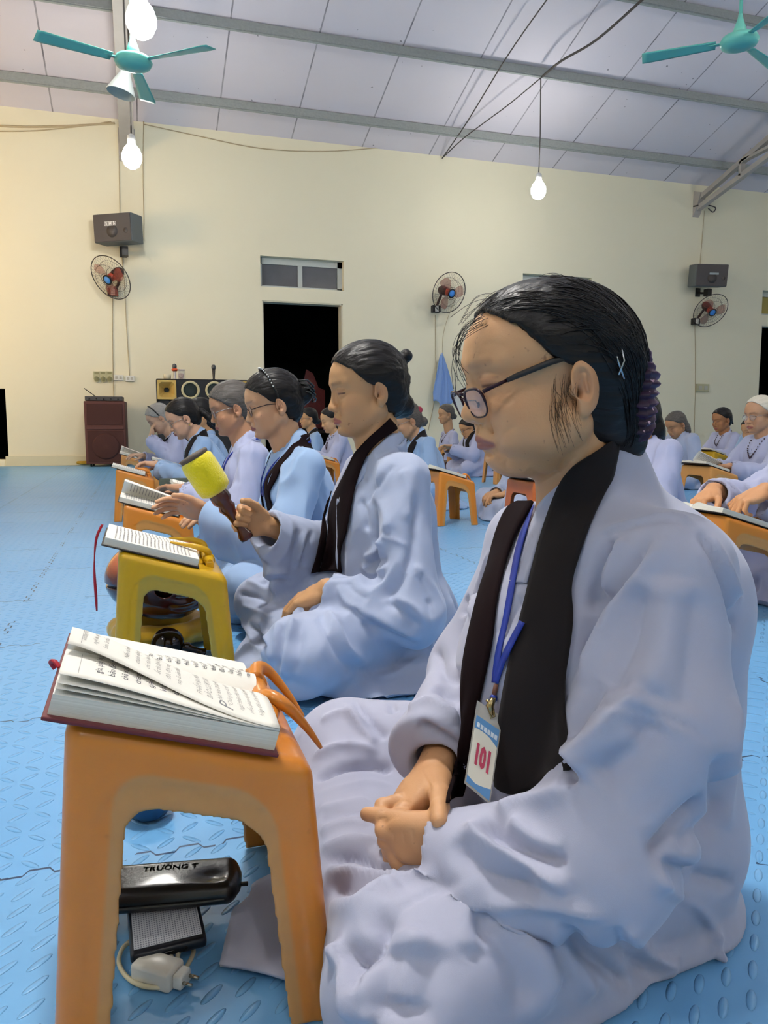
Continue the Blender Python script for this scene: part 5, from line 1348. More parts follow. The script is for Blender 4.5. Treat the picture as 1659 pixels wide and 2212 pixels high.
cl.V=[tuple(np.array(v)-HB_) for v in cl.V]; cl.obj('hair_pin',simple('silver_pin','#aeb4b8',rough=.2,metal=.9),root)
# ---- glasses, slid down the nose
class LocB(Loc):
    def p(s,q): return Loc.p(s,q)-HB_
GL=LocB(S,hc,HR,HS)
M_gpur=simple('dark_purple_frame','#2c0f1c',rough=.25,metal=.4); M_lenv=simple('tinted_lens','#d5d2e6',rough=.02,alpha=.30,spec=1.)
def hero_glasses():
    g=MB(); rim=[]; Rp=rotm('Y',-20); half,w,h=.0335,.0262,.0178
    def P(x,y,z): return GL.p(Rp@np.array([x,y,z])+np.array([-.1010,0,-.0115]))
    for s in(-1,1):
        A=np.arange(28)*2*PI/28; pts=[]
        for a in A:
            c_,s_=math.cos(a),math.sin(a); yy=w*np.sign(c_)*abs(c_)**.70; zz=h*np.sign(s_)*abs(s_)**.78*(.85 if s_>0 else 1.05)
            pts.append(P(.005*((half+yy)/(half+w))**2,s*(half+yy),zz))
        g.tube(pts,[.0010+.0006*(math.sin(a)>-.1) for a in A],7,closed=True); rim.append(pts)
        hx=(.0060,s*(half+w+.001),.009)
        g.tube([P(*hx),P(.013,s*.0635,.0100),P(.034,s*.0665,.0105)],[.0022,.0022,.0018],8,flat=1.0)
        # nose pad
        g.tube([P(.002,s*.011,.002),P(.010,s*.0105,-.001),P(.011,s*.0100,-.006)],.0006,5); g.sphere(P(.0115,s*.0100,-.007),(.0016,.002,.0035),8)
    g.tube([P(.001,-(half-w),.010),P(-.002,0,.0125),P(.001,half-w,.010)],.0016,8); g.tube([P(.001,-(half-w),.004),P(-.001,0,.0068),P(.001,half-w,.004)],.0009,6)
    go=g.obj('glasses',M_gpur,root)
    for s in(-1,1):
        t=MB(); t.tube([P(.034,s*.0665,.0105),P(.046,s*.0700,.0110),P(.085,s*.0760,.0105),P(.118,s*.0800,.0060)],[.0024,.0030,.0032,.0024],8); t.obj('temple_arm',simple('charcoal_temple','#2b2826',rough=.5),go)
    for pts in rim:
        m=MB(); c=np.mean(pts,0); m.add([c]+list(pts),[(0,i+1,(i+1)%28+1) for i in range(28)]); m.obj('lens',M_lenv,go)
hero_glasses()
# ---- robe
W=Sdf()
W.ell((.565,.80,.11),(.145,.165,.13)); W.ell((.570,.80,.27),(.128,.150,.16),k=.06); W.ell((.548,.79,.385),(.135,.155,.12),k=.05)
W.ell((.46,.79,.28),(.11,.14,.16),k=.05); W.ell((.585,.80,.41),(.10,.135,.095),k=.05)
W.cap((.50,.785,.462),sN+[0,.0,.010],.058,.050,k=.04); W.cap((.50,.785,.455),sF+[0,0,.01],.058,.048,k=.04)
W.cap(nb+[.012,0,-.02],nb+[.004,-.004,.058],.066,.057,k=.025); W.cap((.585,.80,.42),(.530,.785,.515),.070,.050,k=.04)
TN=Sdf(); TF=Sdf(); dN=wN-eN; dF=wF-eF
TN.cap((.50,.785,.462),sN+[0,.0,.010],.056,.048,k=.04); TN.chain([sN,mN,eN],[.056,.072,.066],k=.035,kj=.03); TN.cap(eN,wN+dN*.12,.064,.036,k=.035)
pA,pB=Yp(1300,1918,.590),Yp(1040,1893,.630); TN.cap(pA,pB,.034,.024,k=.03); TN.cap((eN+pA)/2,(wN+pB)/2,.045,.028,k=.03); TN.cap(pA+[.0,.0,.02],Yp(1365,1790,.60),.045,.06,k=.03)
TF.cap((.50,.785,.455),sF+[0,0,.01],.056,.046,k=.04); TF.cap(sF,eF,.050,.062,k=.035); TF.cap(eF,wF-dF*.12+[-.01,0,.018],.060,.046,k=.035); TF.cap(eF+[-.01,0,-.03],wF-dF*.10+[-.02,0,-.0],.045,.036,k=.03)
for T_,e_,w_,d_,cut in((TN,eN,wN,dN,.040),(TF,eF,wF,dF,.0)):
    n=(d_/np.linalg.norm(d_)).astype(np.float32); c0=(w_+n*(cut-.012)).astype(np.float32)
    T_.fn(lambda P,n=n,c0=c0:np.maximum(-((P-c0)@n),np.linalg.norm(P-c0,axis=1)-.11),op='s',k=.005)
    T_.cap(w_-n*.055+[0,0,-.004],w_+n*.08,.028,.038,op='s',k=.006)
W.cap((.565,.775,.098),(.225,.625,.075),.100,.074,k=.045); W.cap((.55,.88,.10),(.292,1.085,.105),.108,.080,k=.05)
W.cap((.23,.64,.070),(.25,.86,.055),.070,.055,k=.05); W.cap((.27,1.06,.09),(.20,.84,.05),.075,.055,k=.05)
W.ell((.36,.82,.05),(.20,.22,.085),k=.05); W.cap((.55,.80,.0),(.30,.70,.0),.135,.12,flat=((0,0,1),2.6),k=.05); W.ell((.59,.81,.0),(.13,.15,.06),k=.05)
W.sub(TN,.012); W.sub(TF,.012)
W.cap(nb+[-.030,0,.012],nb+[-.045,-.004,.085],.050,.066,op='s',k=.008)
W.half((0,0,-1),-.003)
Vr,Fr=W.mesh((.04,.40,-.01),(.86,1.26,.60),.0040)
def contour(tag_,Vv,rows,side=1):
    q=Vv-CAM; d=q@CF; px=CX+FPX*(q@CR)/d; py=CY-FPX*(q@CU)/d; out=[]
    for y in rows:
        m=(np.abs(py-y)<8); out.append((y,int(px[m].max() if side>0 else px[m].min())) if m.any() else (y,None))
    print(tag_,out)
contour('RIGHT',Vr,[1000,1080,1150,1230,1350,1500,1600,1700,1800,1900,2000,2100,2200]); contour('LEFT',Vr,[1100,1200,1300,1400,1500,1600,1700],-1)
print('hero robe',len(Vr),round(time.time()-T0,1))
N=vnormals(Vr,Fr); q=Vr-HB_
a_=vnoise(np.stack([q[:,0]*11,q[:,1]*11,q[:,2]*3.2],1),5); b_=vnoise(q*7,9)
Vr=Vr+N*((.0022*(1-np.abs(a_)*2)+.0006*b_)*np.clip((.56-Vr[:,2])/.2,0.2,1))[:,None]
bvr=bvh(Vr,Fr); cs=caster(bvr)
ST=[([(1332,1158),(1300,1205),(1285,1260),(1280,1330)],.011,-.014),([(1352,1160),(1320,1215),(1303,1290)],.008,.007),
 ([(1417,1150),(1357,1238),(1312,1297),(1280,1366),(1262,1430)],.010,-.012),([(1440,1150),(1385,1238),(1335,1310),(1290,1400),(1250,1480)],.012,.010),
 ([(1289,1151),(1357,1130),(1449,1112),(1508,1135)],.0045,.0035),([(1289,1160),(1357,1140),(1449,1124),(1500,1145)],.004,-.0025),
 ([(1508,1140),(1552,1210),(1578,1290),(1586,1390)],.007,-.009),([(1530,1150),(1575,1230),(1600,1310)],.006,.005),
 ([(1449,1240),(1435,1389),(1398,1503)],.028,.010),([(1395,1260),(1360,1400),(1300,1500)],.020,-.010),([(1500,1260),(1490,1420),(1470,1540)],.020,-.007),
 ([(1229,1535),(1312,1528),(1398,1541),(1485,1572),(1547,1616)],.0028,-.0030),([(1229,1540),(1312,1534),(1398,1548),(1485,1580),(1545,1624)],.004,.0016),
 ([(1398,1480),(1330,1550),(1250,1625),(1222,1640)],.016,.013),([(1420,1540),(1350,1620),(1280,1680)],.018,-.010),([(1300,1470),(1255,1540),(1225,1600)],.014,-.010),
 ([(1223,1640),(1232,1668),(1240,1692)],.007,-.016),([(1240,1668),(1300,1625),(1380,1580)],.012,.008),
 ([(1240,1695),(1180,1725),(1110,1745),(1070,1760)],.014,.010),
 ([(1008,1772),(1040,1815),(1110,1850),(1180,1890),(1240,1925)],.009,.012),([(1040,1765),(1070,1800),(1120,1832),(1180,1850),(1230,1862)],.010,-.013),([(990,1800),(1020,1860),(1090,1905),(1170,1925)],.014,-.012),
 ([(1100,1770),(1150,1815),(1220,1845)],.010,.008),([(1000,1955),(1080,1950),(1200,1955),(1320,1985)],.008,.007),
 ([(1402,1861),(1470,1790),(1530,1732)],.012,-.016),([(1408,1880),(1460,1925),(1518,1975),(1561,2051)],.009,.010),([(1430,1870),(1500,1893),(1592,1915)],.010,-.011),([(1440,1900),(1500,1960),(1540,2030)],.012,-.009),
 ([(1211,1990),(1273,2063),(1328,2106),(1365,2140)],.010,-.010),([(1190,1990),(1240,2080),(1290,2150)],.010,.006),([(1328,2000),(1377,2080),(1440,2120)],.012,-.008),([(1345,2000),(1400,2060),(1470,2090)],.010,.008),
 ([(672,1640),(720,1617),(771,1612),(820,1628)],.010,.007),([(676,1688),(739,1657),(807,1652),(851,1668)],.008,-.011),([(680,1720),(740,1700),(800,1690),(850,1700)],.010,.002),
 ([(684,1752),(743,1738),(799,1728)],.012,.004),([(688,1775),(745,1762),(800,1752)],.010,-.003),([(688,1804),(739,1778),(800,1780)],.012,.005),
 ([(690,1840),(755,1815),(810,1822)],.010,.006),([(696,1863),(759,1845),(811,1862),(863,1884),(900,1900)],.0075,-.013),([(696,1882),(779,1892),(847,1906),(905,1896),(950,1890)],.009,.010),
 ([(700,1916),(771,1926),(830,1922)],.010,-.008),([(712,1960),(771,1968),(823,1932),(870,1915)],.014,.012),([(724,2060),(771,2064),(812,2040),(828,2000),(818,1958)],.013,-.014),
 ([(718,2046),(740,2080),(752,2140),(756,2212)],.009,.013),([(735,2046),(760,2085),(775,2140)],.010,-.009),
 ([(808,2058),(847,1977),(895,1945),(966,1908)],.0030,-.0030),([(975,1915),(1010,1985),(1020,2060)],.018,.007),([(1038,1965),(1109,1997),(1169,2076),(1197,2144)],.018,.009),([(1000,1990),(1070,2030),(1120,2100),(1140,2180)],.022,-.008),
 ([(900,2000),(880,2090),(870,2180)],.020,.008),([(860,2040),(835,2120),(820,2212)],.016,-.008),([(940,2040),(930,2130),(900,2212)],.018,-.006),
 ([(744,1480),(787,1541),(835,1600)],.007,-.008),([(735,1500),(770,1560),(815,1612)],.007,.006),([(818,1468),(843,1510),(850,1540)],.006,-.006),([(690,1560),(740,1540),(800,1570)],.008,.005),
 ([(1380,2212),(1450,2130),(1560,2060)],.010,.008),([(1050,2000),(1150,2080),(1180,2200)],.020,.006),([(900,2040),(880,2130),(850,2212)],.018,-.007),([(780,2090),(790,2150),(800,2212)],.012,.008),
 ([(1560,1620),(1540,1760),(1470,1850)],.014,-.010),([(1590,1500),(1580,1650),(1560,1800)],.016,.006),
 ([(1040,1180),(1010,1270),(1000,1330)],.008,-.008),([(1065,1180),(1035,1270),(1015,1340)],.007,.006),([(935,1400),(960,1450),(1000,1480)],.012,-.010),([(940,1480),(980,1500),(1020,1520)],.010,-.010),([(880,1540),(930,1520),(1000,1560)],.010,.008),([(900,1560),(960,1600),(1000,1625)],.010,-.010),
 ([(1180,1090),(1150,1160),(1110,1256)],.006,.005),([(1165,1110),(1135,1180),(1100,1250)],.006,-.006),([(1130,1280),(1100,1330),(1080,1380)],.008,-.006)]
Vr=strokes(Vr,Fr,[(a,b*.85,c*1.35) for a,b,c in ST],cs)
Vr[:,2]=np.maximum(Vr[:,2],.003); Vr=smooth_mesh(Vr,Fr,1,.35)
robe=mesh_obj('robe',Vr-HB_,Fr,M_robeL,root); bvo=bvh(Vr,Fr); bvr=bvh(np.concatenate([Vr,V]),np.concatenate([Fr,F+len(Vr)]))
# loose hem corner on the mat under the stool
A=np.array([(.066,.806),(.146,.748)]); Bq=np.array([(.100,.925),(.185,.93)]); G=np.zeros((14,14,3))
for i in range(14):
    for j in range(14):
        u,v=i/13,j/13; p=(A[0]*(1-u)+A[1]*u)*(1-v)+(Bq[0]*(1-u)+Bq[1]*u)*v
        rr=max(0,(v-.75)*4)*max(0,(.25-u)*4); p=p+np.array([.02,-.02])*rr
        G[i,j]=(p[0],p[1],.006+.006*v+.004*math.sin(u*3)+.02*u*v)
MB().grid(G-HB_,thick=-.004).obj('robe_hem',M_robeL,root)
# ---- stole, lanyard and badge
NE=[(1318,948),(1262,985),(1216,1037),(1174,1160),(1142,1293),(1110,1412),(1092,1503),(1078,1595),(1066,1690),(1060,1738)]
NR=[(1345,940),(1338,965),(1328,1005),(1302,1073),(1261,1187),(1237,1274),(1240,1338),(1226,1440),(1226,1540),(1240,1668)]
G1=px_strip(bvr,NE,NR,n=44,nj=12,off=.007,bulge=.002)
MB().grid(G1-HB_,thick=.004).obj('stole_band',M_scarf,root)
FE=[(1140,1048),(1092,1114),(1060,1215),(1033,1320),(1010,1425),(996,1549),(978,1640),(966,1705),(962,1745)]
FR=[(1160,1082),(1129,1137),(1097,1220),(1078,1311),(1069,1389),(1055,1457),(1036,1540),(1016,1650),(1010,1745)]
G2=px_strip(bvr,FE,FR,n=40,nj=9,off=.007,bulge=.003)
MB().grid(G2-HB_,thick=.004).obj('stole_band',M_scarfb,root)
bv2=bvh(np.concatenate([Vr,G1.reshape(-1,3),G2.reshape(-1,3)]),np.concatenate([Fr]+[np.array([(o+i*b+j,o+i*b+j+1,o+(i+1)*b+j+1,o+(i+1)*b+j) for i in range(a-1) for j in range(b-1)]) for a,b,o in((44,12,len(Vr)),(40,9,len(Vr)+44*12))]))
def edge(pts,w): 
    P=catmull(pts,3); T=np.gradient(P,axis=0); T/=np.linalg.norm(T,axis=1)[:,None]; Nn=np.stack([-T[:,1],T[:,0]],1); return P-Nn*w/2,P+Nn*w/2
Gc=px_strip(bvr,[(1208,1050),(1165,1092),(1130,1180),(1104,1258)],[(1226,1038),(1198,1100),(1166,1180),(1140,1262)],n=20,nj=5,off=.004); MB().grid(Gc-HB_,thick=.003).obj('collar_band',M_robeL,root)
bv2=bvh(np.concatenate([Vr,G1.reshape(-1,3),G2.reshape(-1,3),Gc.reshape(-1,3)]),np.concatenate([Fr]+[np.array([(o+i*b+j,o+i*b+j+1,o+(i+1)*b+j+1,o+(i+1)*b+j) for i in range(a-1) for j in range(b-1)]) for a,b,o in((44,12,len(Vr)),(40,9,len(Vr)+44*12),(20,5,len(Vr)+44*12+360))]))
ly=None
for k,(pts,w) in enumerate((([(1158,1088),(1128,1170),(1105,1290),(1082,1400),(1073,1475)],12),([(1132,1345),(1106,1395),(1086,1440),(1075,1475)],12))):
    a,b=edge(pts,w); G=px_strip(bv2,a,b,n=20,nj=3,off=.0025); 
    o=MB().grid(G-HB_,thick=.0016).obj('lanyard_strap',M_lany,root)
bp=[cast_full(bv2,*p)[0] for p in((1072,1478),(1066,1508))]
dirc=(CAM-bp[0])/np.linalg.norm(CAM-bp[0])
kn=MB(); kn.tube([bp[0]+dirc*.004-HB_,bp[1]+dirc*.005-HB_],.0028,8); kn.obj('lanyard_end',simple('brown_crimp','#6b4436',rough=.5),root)
kk=MB(); kk.sphere(bp[1]+dirc*.006-HB_,.0045,10); kk.obj('lanyard_bead',M_lany,root)
ck=MB(); p0=Yp(1062,1520,.72); bd_=np.linalg.norm(bp[1]-CAM)
P_=lambda x,y,o=0.: CAM+ray(x,y)/np.linalg.norm(ray(x,y))*(bd_-.010+o)-HB_
ck.tube([P_(1066,1508),P_(1058,1525),P_(1062,1545)],[.003,.0045,.002],8); ck.tube([P_(1050,1512),P_(1060,1520),P_(1070,1508)],.0016,6); ck.tube([P_(1058,1535),P_(1061,1552),P_(1068,1548),P_(1066,1532)],.0012,6)
ck.obj('badge_clip',simple('brass_clip','#a89468',rough=.25,metal=.9),root)
# badge: flat card hanging in front of the stole; corners seen at these places
q4=[P_(1031,1513),P_(1086,1549,.004),P_(1058,1738,.004),P_(1003,1692,-.002)]
q4=[np.array(v) for v in q4]; ex=(q4[1]-q4[0]); ey=(q4[3]-q4[0]); cw,ch=np.linalg.norm(ex),np.linalg.norm(ey)
ex/=cw; ey=ey-(ey@ex)*ex*.0; ey/=ch; nz=np.cross(ey,ex); nz/=np.linalg.norm(nz)
if nz@(CAM-HB_-q4[0])<0: nz=-nz
def bpnt(u,v,o=0.): return q4[0]*(1-u)*(1-v)+q4[1]*u*(1-v)+q4[2]*u*v+q4[3]*(1-u)*v+nz*o
def card(name,u0,u1,v0,v1,mat,o,par,n=12,th=.0006,vf=None):
    G=np.array([[bpnt(u0+(u1-u0)*i/n,(v0+(v1-v0)*j/n) if vf is None else vf(i/n,j/n),o) for j in range(n+1)] for i in range(n+1)])
    G=G if np.cross(G[1,0]-G[0,0],G[0,1]-G[0,0])@nz>0 else G[::-1]
    return MB().grid(G,thick=th).obj(name,mat,par,smooth=False)
bd=card('badge_sleeve',0,1,0,1,simple('clear_badge_plastic','#cfcac0',rough=.15,alpha=.55),.0,root,th=.0012)
card('badge_card',.05,.95,.165,.97,simple('cream_card','#ece6d4',rough=.5),.0008,bd)
M_bblu=simple('blue_card_print','#5f95c8',rough=.5)
card('badge_header',.05,.95,0,1,M_bblu,.0012,bd,vf=lambda a,b:.165+b*(.155+.10*(a)**1.2*0+.06*math.sin(a*PI)*-.6+.05*a))
card('badge_footer',.05,.95,0,1,M_bblu,.0012,bd,vf=lambda a,b:.97-b*(.06+.12*abs(a-.35)**1.3))
def btext(s,cu,cv,size,mat,name,bold=0.,sx=1.):
    Vt,Ft=text_mesh(s,1.,extr=0.,bold=bold); Vt=[bpnt(cu+v[0]*size*sx,cv-v[1]*size*cw/ch,.0018) for v in Vt]; MB().add(Vt,Ft).obj(name,mat,bd,smooth=False)
btext('101',.50,.60,.86,simple('pink_red_print','#c23f5c',rough=.5),'badge_number',bold=.055,sx=.52)
m=MB()
for i in range(6):
    u=.12+.135*i; G=np.array([[bpnt(u+a*.105,.235+b*.055+.01*u,.0018) for b in range(2)] for a in range(2)]); m.grid(G if np.cross(G[1,0]-G[0,0],G[0,1]-G[0,0])@nz>0 else G[::-1],thick=.0003)
m.obj('badge_title',simple('white_card_print','#dbe6ee',rough=.5),bd,smooth=False)
print('hero done',round(time.time()-T0,1))
# ================================================================ the woman with the yellow mallet, her drum
BST=[([(822,1160),(850,1166),(885,1182)],.005,.004),([(785,1204),(810,1193),(824,1165)],.009,.012),([(782,1216),(807,1238),(844,1224)],.010,.012),([(790,1226),(812,1212),(838,1205)],.009,-.010),([(732,1261),(742,1290),(758,1306),(791,1318)],.008,.009),([(745,1250),(765,1275),(800,1295)],.012,-.008),
 ([(634,1333),(625,1380),(612,1475)],.010,.013),([(650,1335),(645,1390),(640,1460)],.012,-.010),([(603,1340),(596,1380),(594,1430)],.009,.010),([(612,1345),(608,1400),(603,1450)],.007,-.010),
 ([(703,1311),(728,1355),(753,1405),(800,1436)],.012,.012),([(690,1325),(712,1370),(738,1420),(770,1455)],.013,-.011),([(769,1317),(832,1342),(910,1383)],.012,.012),([(829,1298),(873,1326),(904,1358)],.011,-.012),([(780,1340),(840,1368),(900,1395)],.013,-.009),
 ([(763,1445),(832,1449),(885,1411)],.012,-.010),([(800,1462),(860,1450),(930,1400)],.010,.009),([(850,1290),(890,1310),(925,1350)],.009,.008),
 ([(778,1076),(790,1110),(792,1150)],.010,-.010),([(800,1060),(830,1100),(835,1150)],.016,.008),([(898,1060),(896,1123),(889,1195),(860,1260),(822,1301)],.011,-.015),([(870,1010),(885,1060),(880,1130)],.014,.008),([(850,1000),(815,1050),(790,1090)],.010,-.007),
 ([(503,1264),(543,1258),(590,1286)],.009,.011),([(512,1282),(555,1290),(580,1305)],.009,-.011),([(520,1305),(560,1320),(590,1335)],.009,.007),([(556,1248),(590,1237),(628,1236)],.008,.010),([(560,1262),(600,1254),(635,1258)],.007,-.010),
 ([(521,1402),(545,1398),(572,1408)],.010,.012),([(535,1350),(560,1370),(580,1410)],.010,-.010),([(560,1340),(575,1380),(590,1440)],.008,.010),([(520,1340),(540,1370),(548,1400)],.009,.008),
 ([(647,1140),(638,1190),(630,1236)],.009,-.010),([(678,1142),(660,1192),(648,1229)],.009,-.010),([(662,1142),(650,1190),(640,1230)],.009,.008),
 ([(905,1230),(925,1290),(935,1340)],.010,-.009),([(895,1215),(915,1260),(930,1300)],.008,.008)]
bB=np.array([.622,1.875,0.])
def loc(p): return tuple(np.array(p)-bB)
wR=np.array(loc(atY(572,1134,1.98))); wL=np.array(loc(atY(705,1272,1.72)))
tipR=np.array(loc(atY(498,1112,1.965)))-wR; tipL=np.array(loc(atY(640,1298,1.76)))-wL
def b_scarf(root,bv,HL,HB,wr):
    vs=[];fs=[];o_=0
    for ob in (root,[c for c in root.children if c.name.startswith('robe')][0]):
        vs+=[v.co.copy() for v in ob.data.vertices]; fs+=[tuple(i+o_ for i in p.vertices) for p in ob.data.polygons]; o_=len(vs)
    bcomb=BVHTree.FromPolygons(vs,fs)
    def st(LE,RE,n,nj,mat,off=.011,name='stole_band'):
        G=px_strip_b(bcomb,LE,RE,n,nj,off); MB().grid(G,thick=.003).obj(name,mat,root)
    st([(836,903),(806,938),(785,961),(763,990),(742,1035),(724,1070),(706,1138),(697,1180),(690,1220),(688,1240)],[(856,928),(825,948),(804,971),(786,1010),(776,1040),(768,1075),(757,1138),(749,1185),(747,1215),(744,1236)],36,8,M_scarfb)
    st([(742,992),(722,1030),(711,1070),(700,1110),(688,1154),(678,1205),(668,1235)],[(750,994),(731,1034),(720,1072),(709,1112),(700,1156),(692,1200),(686,1230)],28,4,M_scarfb)
    st([(742,1000),(727,1045),(716,1090),(706,1130)],[(764,985),(744,1030),(728,1066),(712,1120)],20,5,M_robeL,.006,'collar_band')
def px_strip_b(bv,LE,RE,n,nj,off):
    class O:
        def ray_cast(s,o,d): 
            r=bv.ray_cast(o-Vector(bB),d); return (r[0]+Vector(bB) if r[0] is not None else None,r[1],r[2],r[3])
    return px_strip(O(),LE,RE,n,nj,off)-bB
person(bB,'woman with topknot bun and brown stole raising a yellow padded mallet','near',lean=-.005,headp=6,skin='#c6986a',robe=M_robeG,style='highbun',front=.006,scarf='none',extra=b_scarf,
    lh=wL,rh=wR,seed=41,headz=.680,hs=.95,wide=.98,kn=1.08,neckf=-.012,handR=(tipR,(.1,1.,.12),1),handL=(tipL,(.25,-.35,1.),-1),hrf=(1.25,1.28,1.3,1.3),hlf=(.30,.32,.34,.36),drop=(.0,.15),thumb=.75,px_st=BST)
# mallet, held in the fist
mt=atY(418,985,1.945); mb=atY(536,1166,1.945); ax=(mb-mt)/np.linalg.norm(mb-mt); ML=np.linalg.norm(mb-mt)
RM=basis(ax,(0,-1,.2)); RZ=np.stack([RM[:,1],RM[:,2],RM[:,0]],1)     # z along the handle
ml=empty('mallet',tuple(mt),0,'drum mallet with a thick yellow padded head and brown handle held in a fist','mallet')
MB().lathe([(.0,.004),(.034,.004),(.041,.012),(.043,.03),(.042,.085),(.039,.10),(.026,.108),(.0,.109)],32,R=RZ).obj('padded_head',simple('yellow_terry_pad','#e8d800',rough=.9,sheen=.6,bump=.9,bscale=220,bdist=.004),ml)
MB().lathe([(.0,-.004),(.036,-.004),(.038,.0),(.036,.006),(.0,.006)],28,R=RZ).obj('head_end',simple('grey_brown_wood_end','#5d534c',rough=.7,var=.3,vscale=60),ml)
MB().lathe([(.022,.10),(.025,.112),(.025,.130),(.018,.140),(.022,.152),(.014,.170),(.0115,.20),(.013,ML-.028),(.0185,ML-.016),(.017,ML-.003),(.0,ML)],24,R=RZ).obj('handle',simple('dark_red_brown_wood','#4a1d15',rough=.25,coat=.4,var=.2,vscale=30),ml)
MB().tube(catmull([RZ@np.array([.012,-.012,.165]),RZ@np.array([.02,-.02,.185]),RZ@np.array([.012,-.026,.20]),RZ@np.array([.0,-.02,.18])],4),.0035,6).obj('tassel_loop',simple('pink_cord','#b33c5c',rough=.7),ml)
# wooden fish drum
dr=empty('wooden_fish_drum',(.040,2.19,.185),0,'round lacquered wooden fish drum under the yellow stool','drum')
def drum():
    S_=Sdf(); S_.ell((0,0,.0),(.142,.118,.108)); S_.ell((.03,0,-.03),(.115,.112,.085),k=.03)
    S_.box((-.10,-.02,-.012),(.08,.14,.0035),r=.003,op='s',k=.003); S_.ell((.012,-.115,-.010),(.026,.06,.026),op='s',k=.004)
    S_.cap((.115,-.05,.01),(.15,.0,.0),.020,.018,k=.012); S_.cap((.115,.05,.01),(.15,.0,.0),.020,.018,k=.012)
    return S_.mesh((-.17,-.14,-.13),(.17,.14,.13),.0038)
Vd,Fd=drum(); Nd=vnormals(Vd,Fd); Vd=Vd+Nd*(.0028*np.sin(np.hypot(Vd[:,0]-.06,Vd[:,2]-.03)*230)*(Vd[:,0]>.015)*(Vd[:,1]<0)*np.clip((Vd[:,0]-.015)*30,0,1))[:,None]
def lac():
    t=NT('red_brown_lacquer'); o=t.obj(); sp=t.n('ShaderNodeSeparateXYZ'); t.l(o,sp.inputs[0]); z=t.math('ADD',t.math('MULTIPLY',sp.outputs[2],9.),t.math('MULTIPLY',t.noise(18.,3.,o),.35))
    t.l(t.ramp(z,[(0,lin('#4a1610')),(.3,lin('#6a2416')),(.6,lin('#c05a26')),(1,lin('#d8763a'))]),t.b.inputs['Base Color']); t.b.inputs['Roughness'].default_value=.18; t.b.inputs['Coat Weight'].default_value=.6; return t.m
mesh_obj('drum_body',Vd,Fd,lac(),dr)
cu=MB(); A=np.arange(40)*2*PI/40; cu.tube([((.112+.004*math.sin(a*9))*math.cos(a),(.105+.004*math.sin(a*9))*math.sin(a),0) for a in A],[.032+.0025*math.sin(a*9) for a in A],14,closed=True)
o=cu.obj('ring_cushion',simple('yellow_satin','#d9a91a',rough=.45,sheen=.4,bump=.5,bscale=25,bdist=.006)); o.location=(.045,2.205,.036); tag(o,'yellow satin ring cushion under the wooden fish drum','cushion')
bp_=atZ(362,1388,.04); bm_=empty('bell_striker',(float(bp_[0]),float(bp_[1]),.04),0,'small dark glossy wooden knob with a neck, before the ring cushion','knob')
mdk=simple('black_brown_gloss','#1c0e0b',rough=.12,coat=.6)
MB().sphere((0,0,0),(.042,.040,.039),24).obj('knob_ball',mdk,bm_)
MB().lathe([(.016,.022),(.013,.040),(.017,.052),(.011,.062),(.010,.085),(.014,.10),(.0,.104)],18,R=basis((0,1,0),(0,0,1)) if False else rotm('Y',112)).obj('knob_neck',mdk,bm_)
# red ribbon of the yellow stool's book
rb=MB(); Pp=[atY(a,b,1.87) for a,b in catmull([(221,1133),(209,1160),(204,1200),(204,1240),(207,1285),(209,1320)],5)]
W_=np.linspace(0,1,len(Pp)); G=np.array([[p+CR*(d*.0022*(.5+abs(math.sin(w*5+1)))) for d in(-1,1)] for p,w in zip(Pp,W_)]); o=MB().grid(G,thick=.0006).obj('ribbon_marker',M_rib); bk_=[x for x in bpy.data.objects if 'hanging a red ribbon' in str(x.get('label',''))][0]; o.parent=bk_; o.matrix_parent_inverse=bk_.matrix_world.inverted()
# ================================================================ maroon book on the nearest stool
bx,by=.039-.025,.876-.010; bz=ST_H-ST_S*(-.025)+.001
HBK=Matrix.Translation(Vector((bx,by,bz)))@Matrix.Rotation(math.radians(ST_A),4,'Y')
bk=empty('open_book',(0,0,0),0,'thick open book with maroon cover and lifted page on the nearest orange stool','book'); bk.matrix_world=HBK
L2,W2=.213,.139; tN,tF=.020,.014
MB().box((0,-W2/2-.005,.002),(L2+.008,W2+.006,.004),bev=.0015).box((0,W2/2+.005,.002),(L2+.008,W2+.006,.004),bev=.0015).box((0,0,.0015),(L2+.008,.018,.003)).obj('cover',M_mar,bk,smooth=False)
def surf_far(u,v): 
    y=W2*v; z=.004+page_z(np.array(y),tF,.010)-.006*max(0,v-.8)*5*0; return np.array([-L2/2+L2*u,y,float(z)-.010*max(0,v-.82)**1.5*8])
def bez(P0,P1,P2,v): P0,P1,P2=map(np.array,(P0,P1,P2)); return P0*(1-v)**2+P1*2*v*(1-v)+P2*v*v
def leaf(c0,e0,c1,e1,t=tN,pw=1.):
    def f(u,v):
        w=u**pw; w=w*w*(3-2*w); c=np.array(c0)*(1-w)+np.array(c1)*w; e=np.array(e0)*(1-w)+np.array(e1)*w
        q=bez((0,.004+t*.4),(c[0],c[1]+.004+t),(e[0],e[1]+.004+t),v); return np.array([-L2/2+L2*u,q[0],q[1]])
    return f
near0=leaf((-.030,.006),(-W2,-.001),(-.030,.006),(-W2,-.001))
leaves=[leaf((-.035,.010),(-W2+.001,.004),(-.03,.006),(-W2,.000)),leaf((-.035,.018),(-W2+.002,.009),(-.03,.007),(-W2,.0005)),leaf((-.040,.030),(-W2+.006,.016),(-.03,.008),(-W2,.001))]
leafB=leaf((-.028,.058),(-.078,.029),(-.035,.014),(-W2,.0022),pw=.85)
def surf_obj(f,name,mat,th=.0004,nu=26,nv=22,v1=1.):
    G=np.array([[f(i/(nu-1),v1*j/(nv-1)) for j in range(nv)] for i in range(nu)]); return MB().grid(G,thick=th).obj(name,mat,bk)
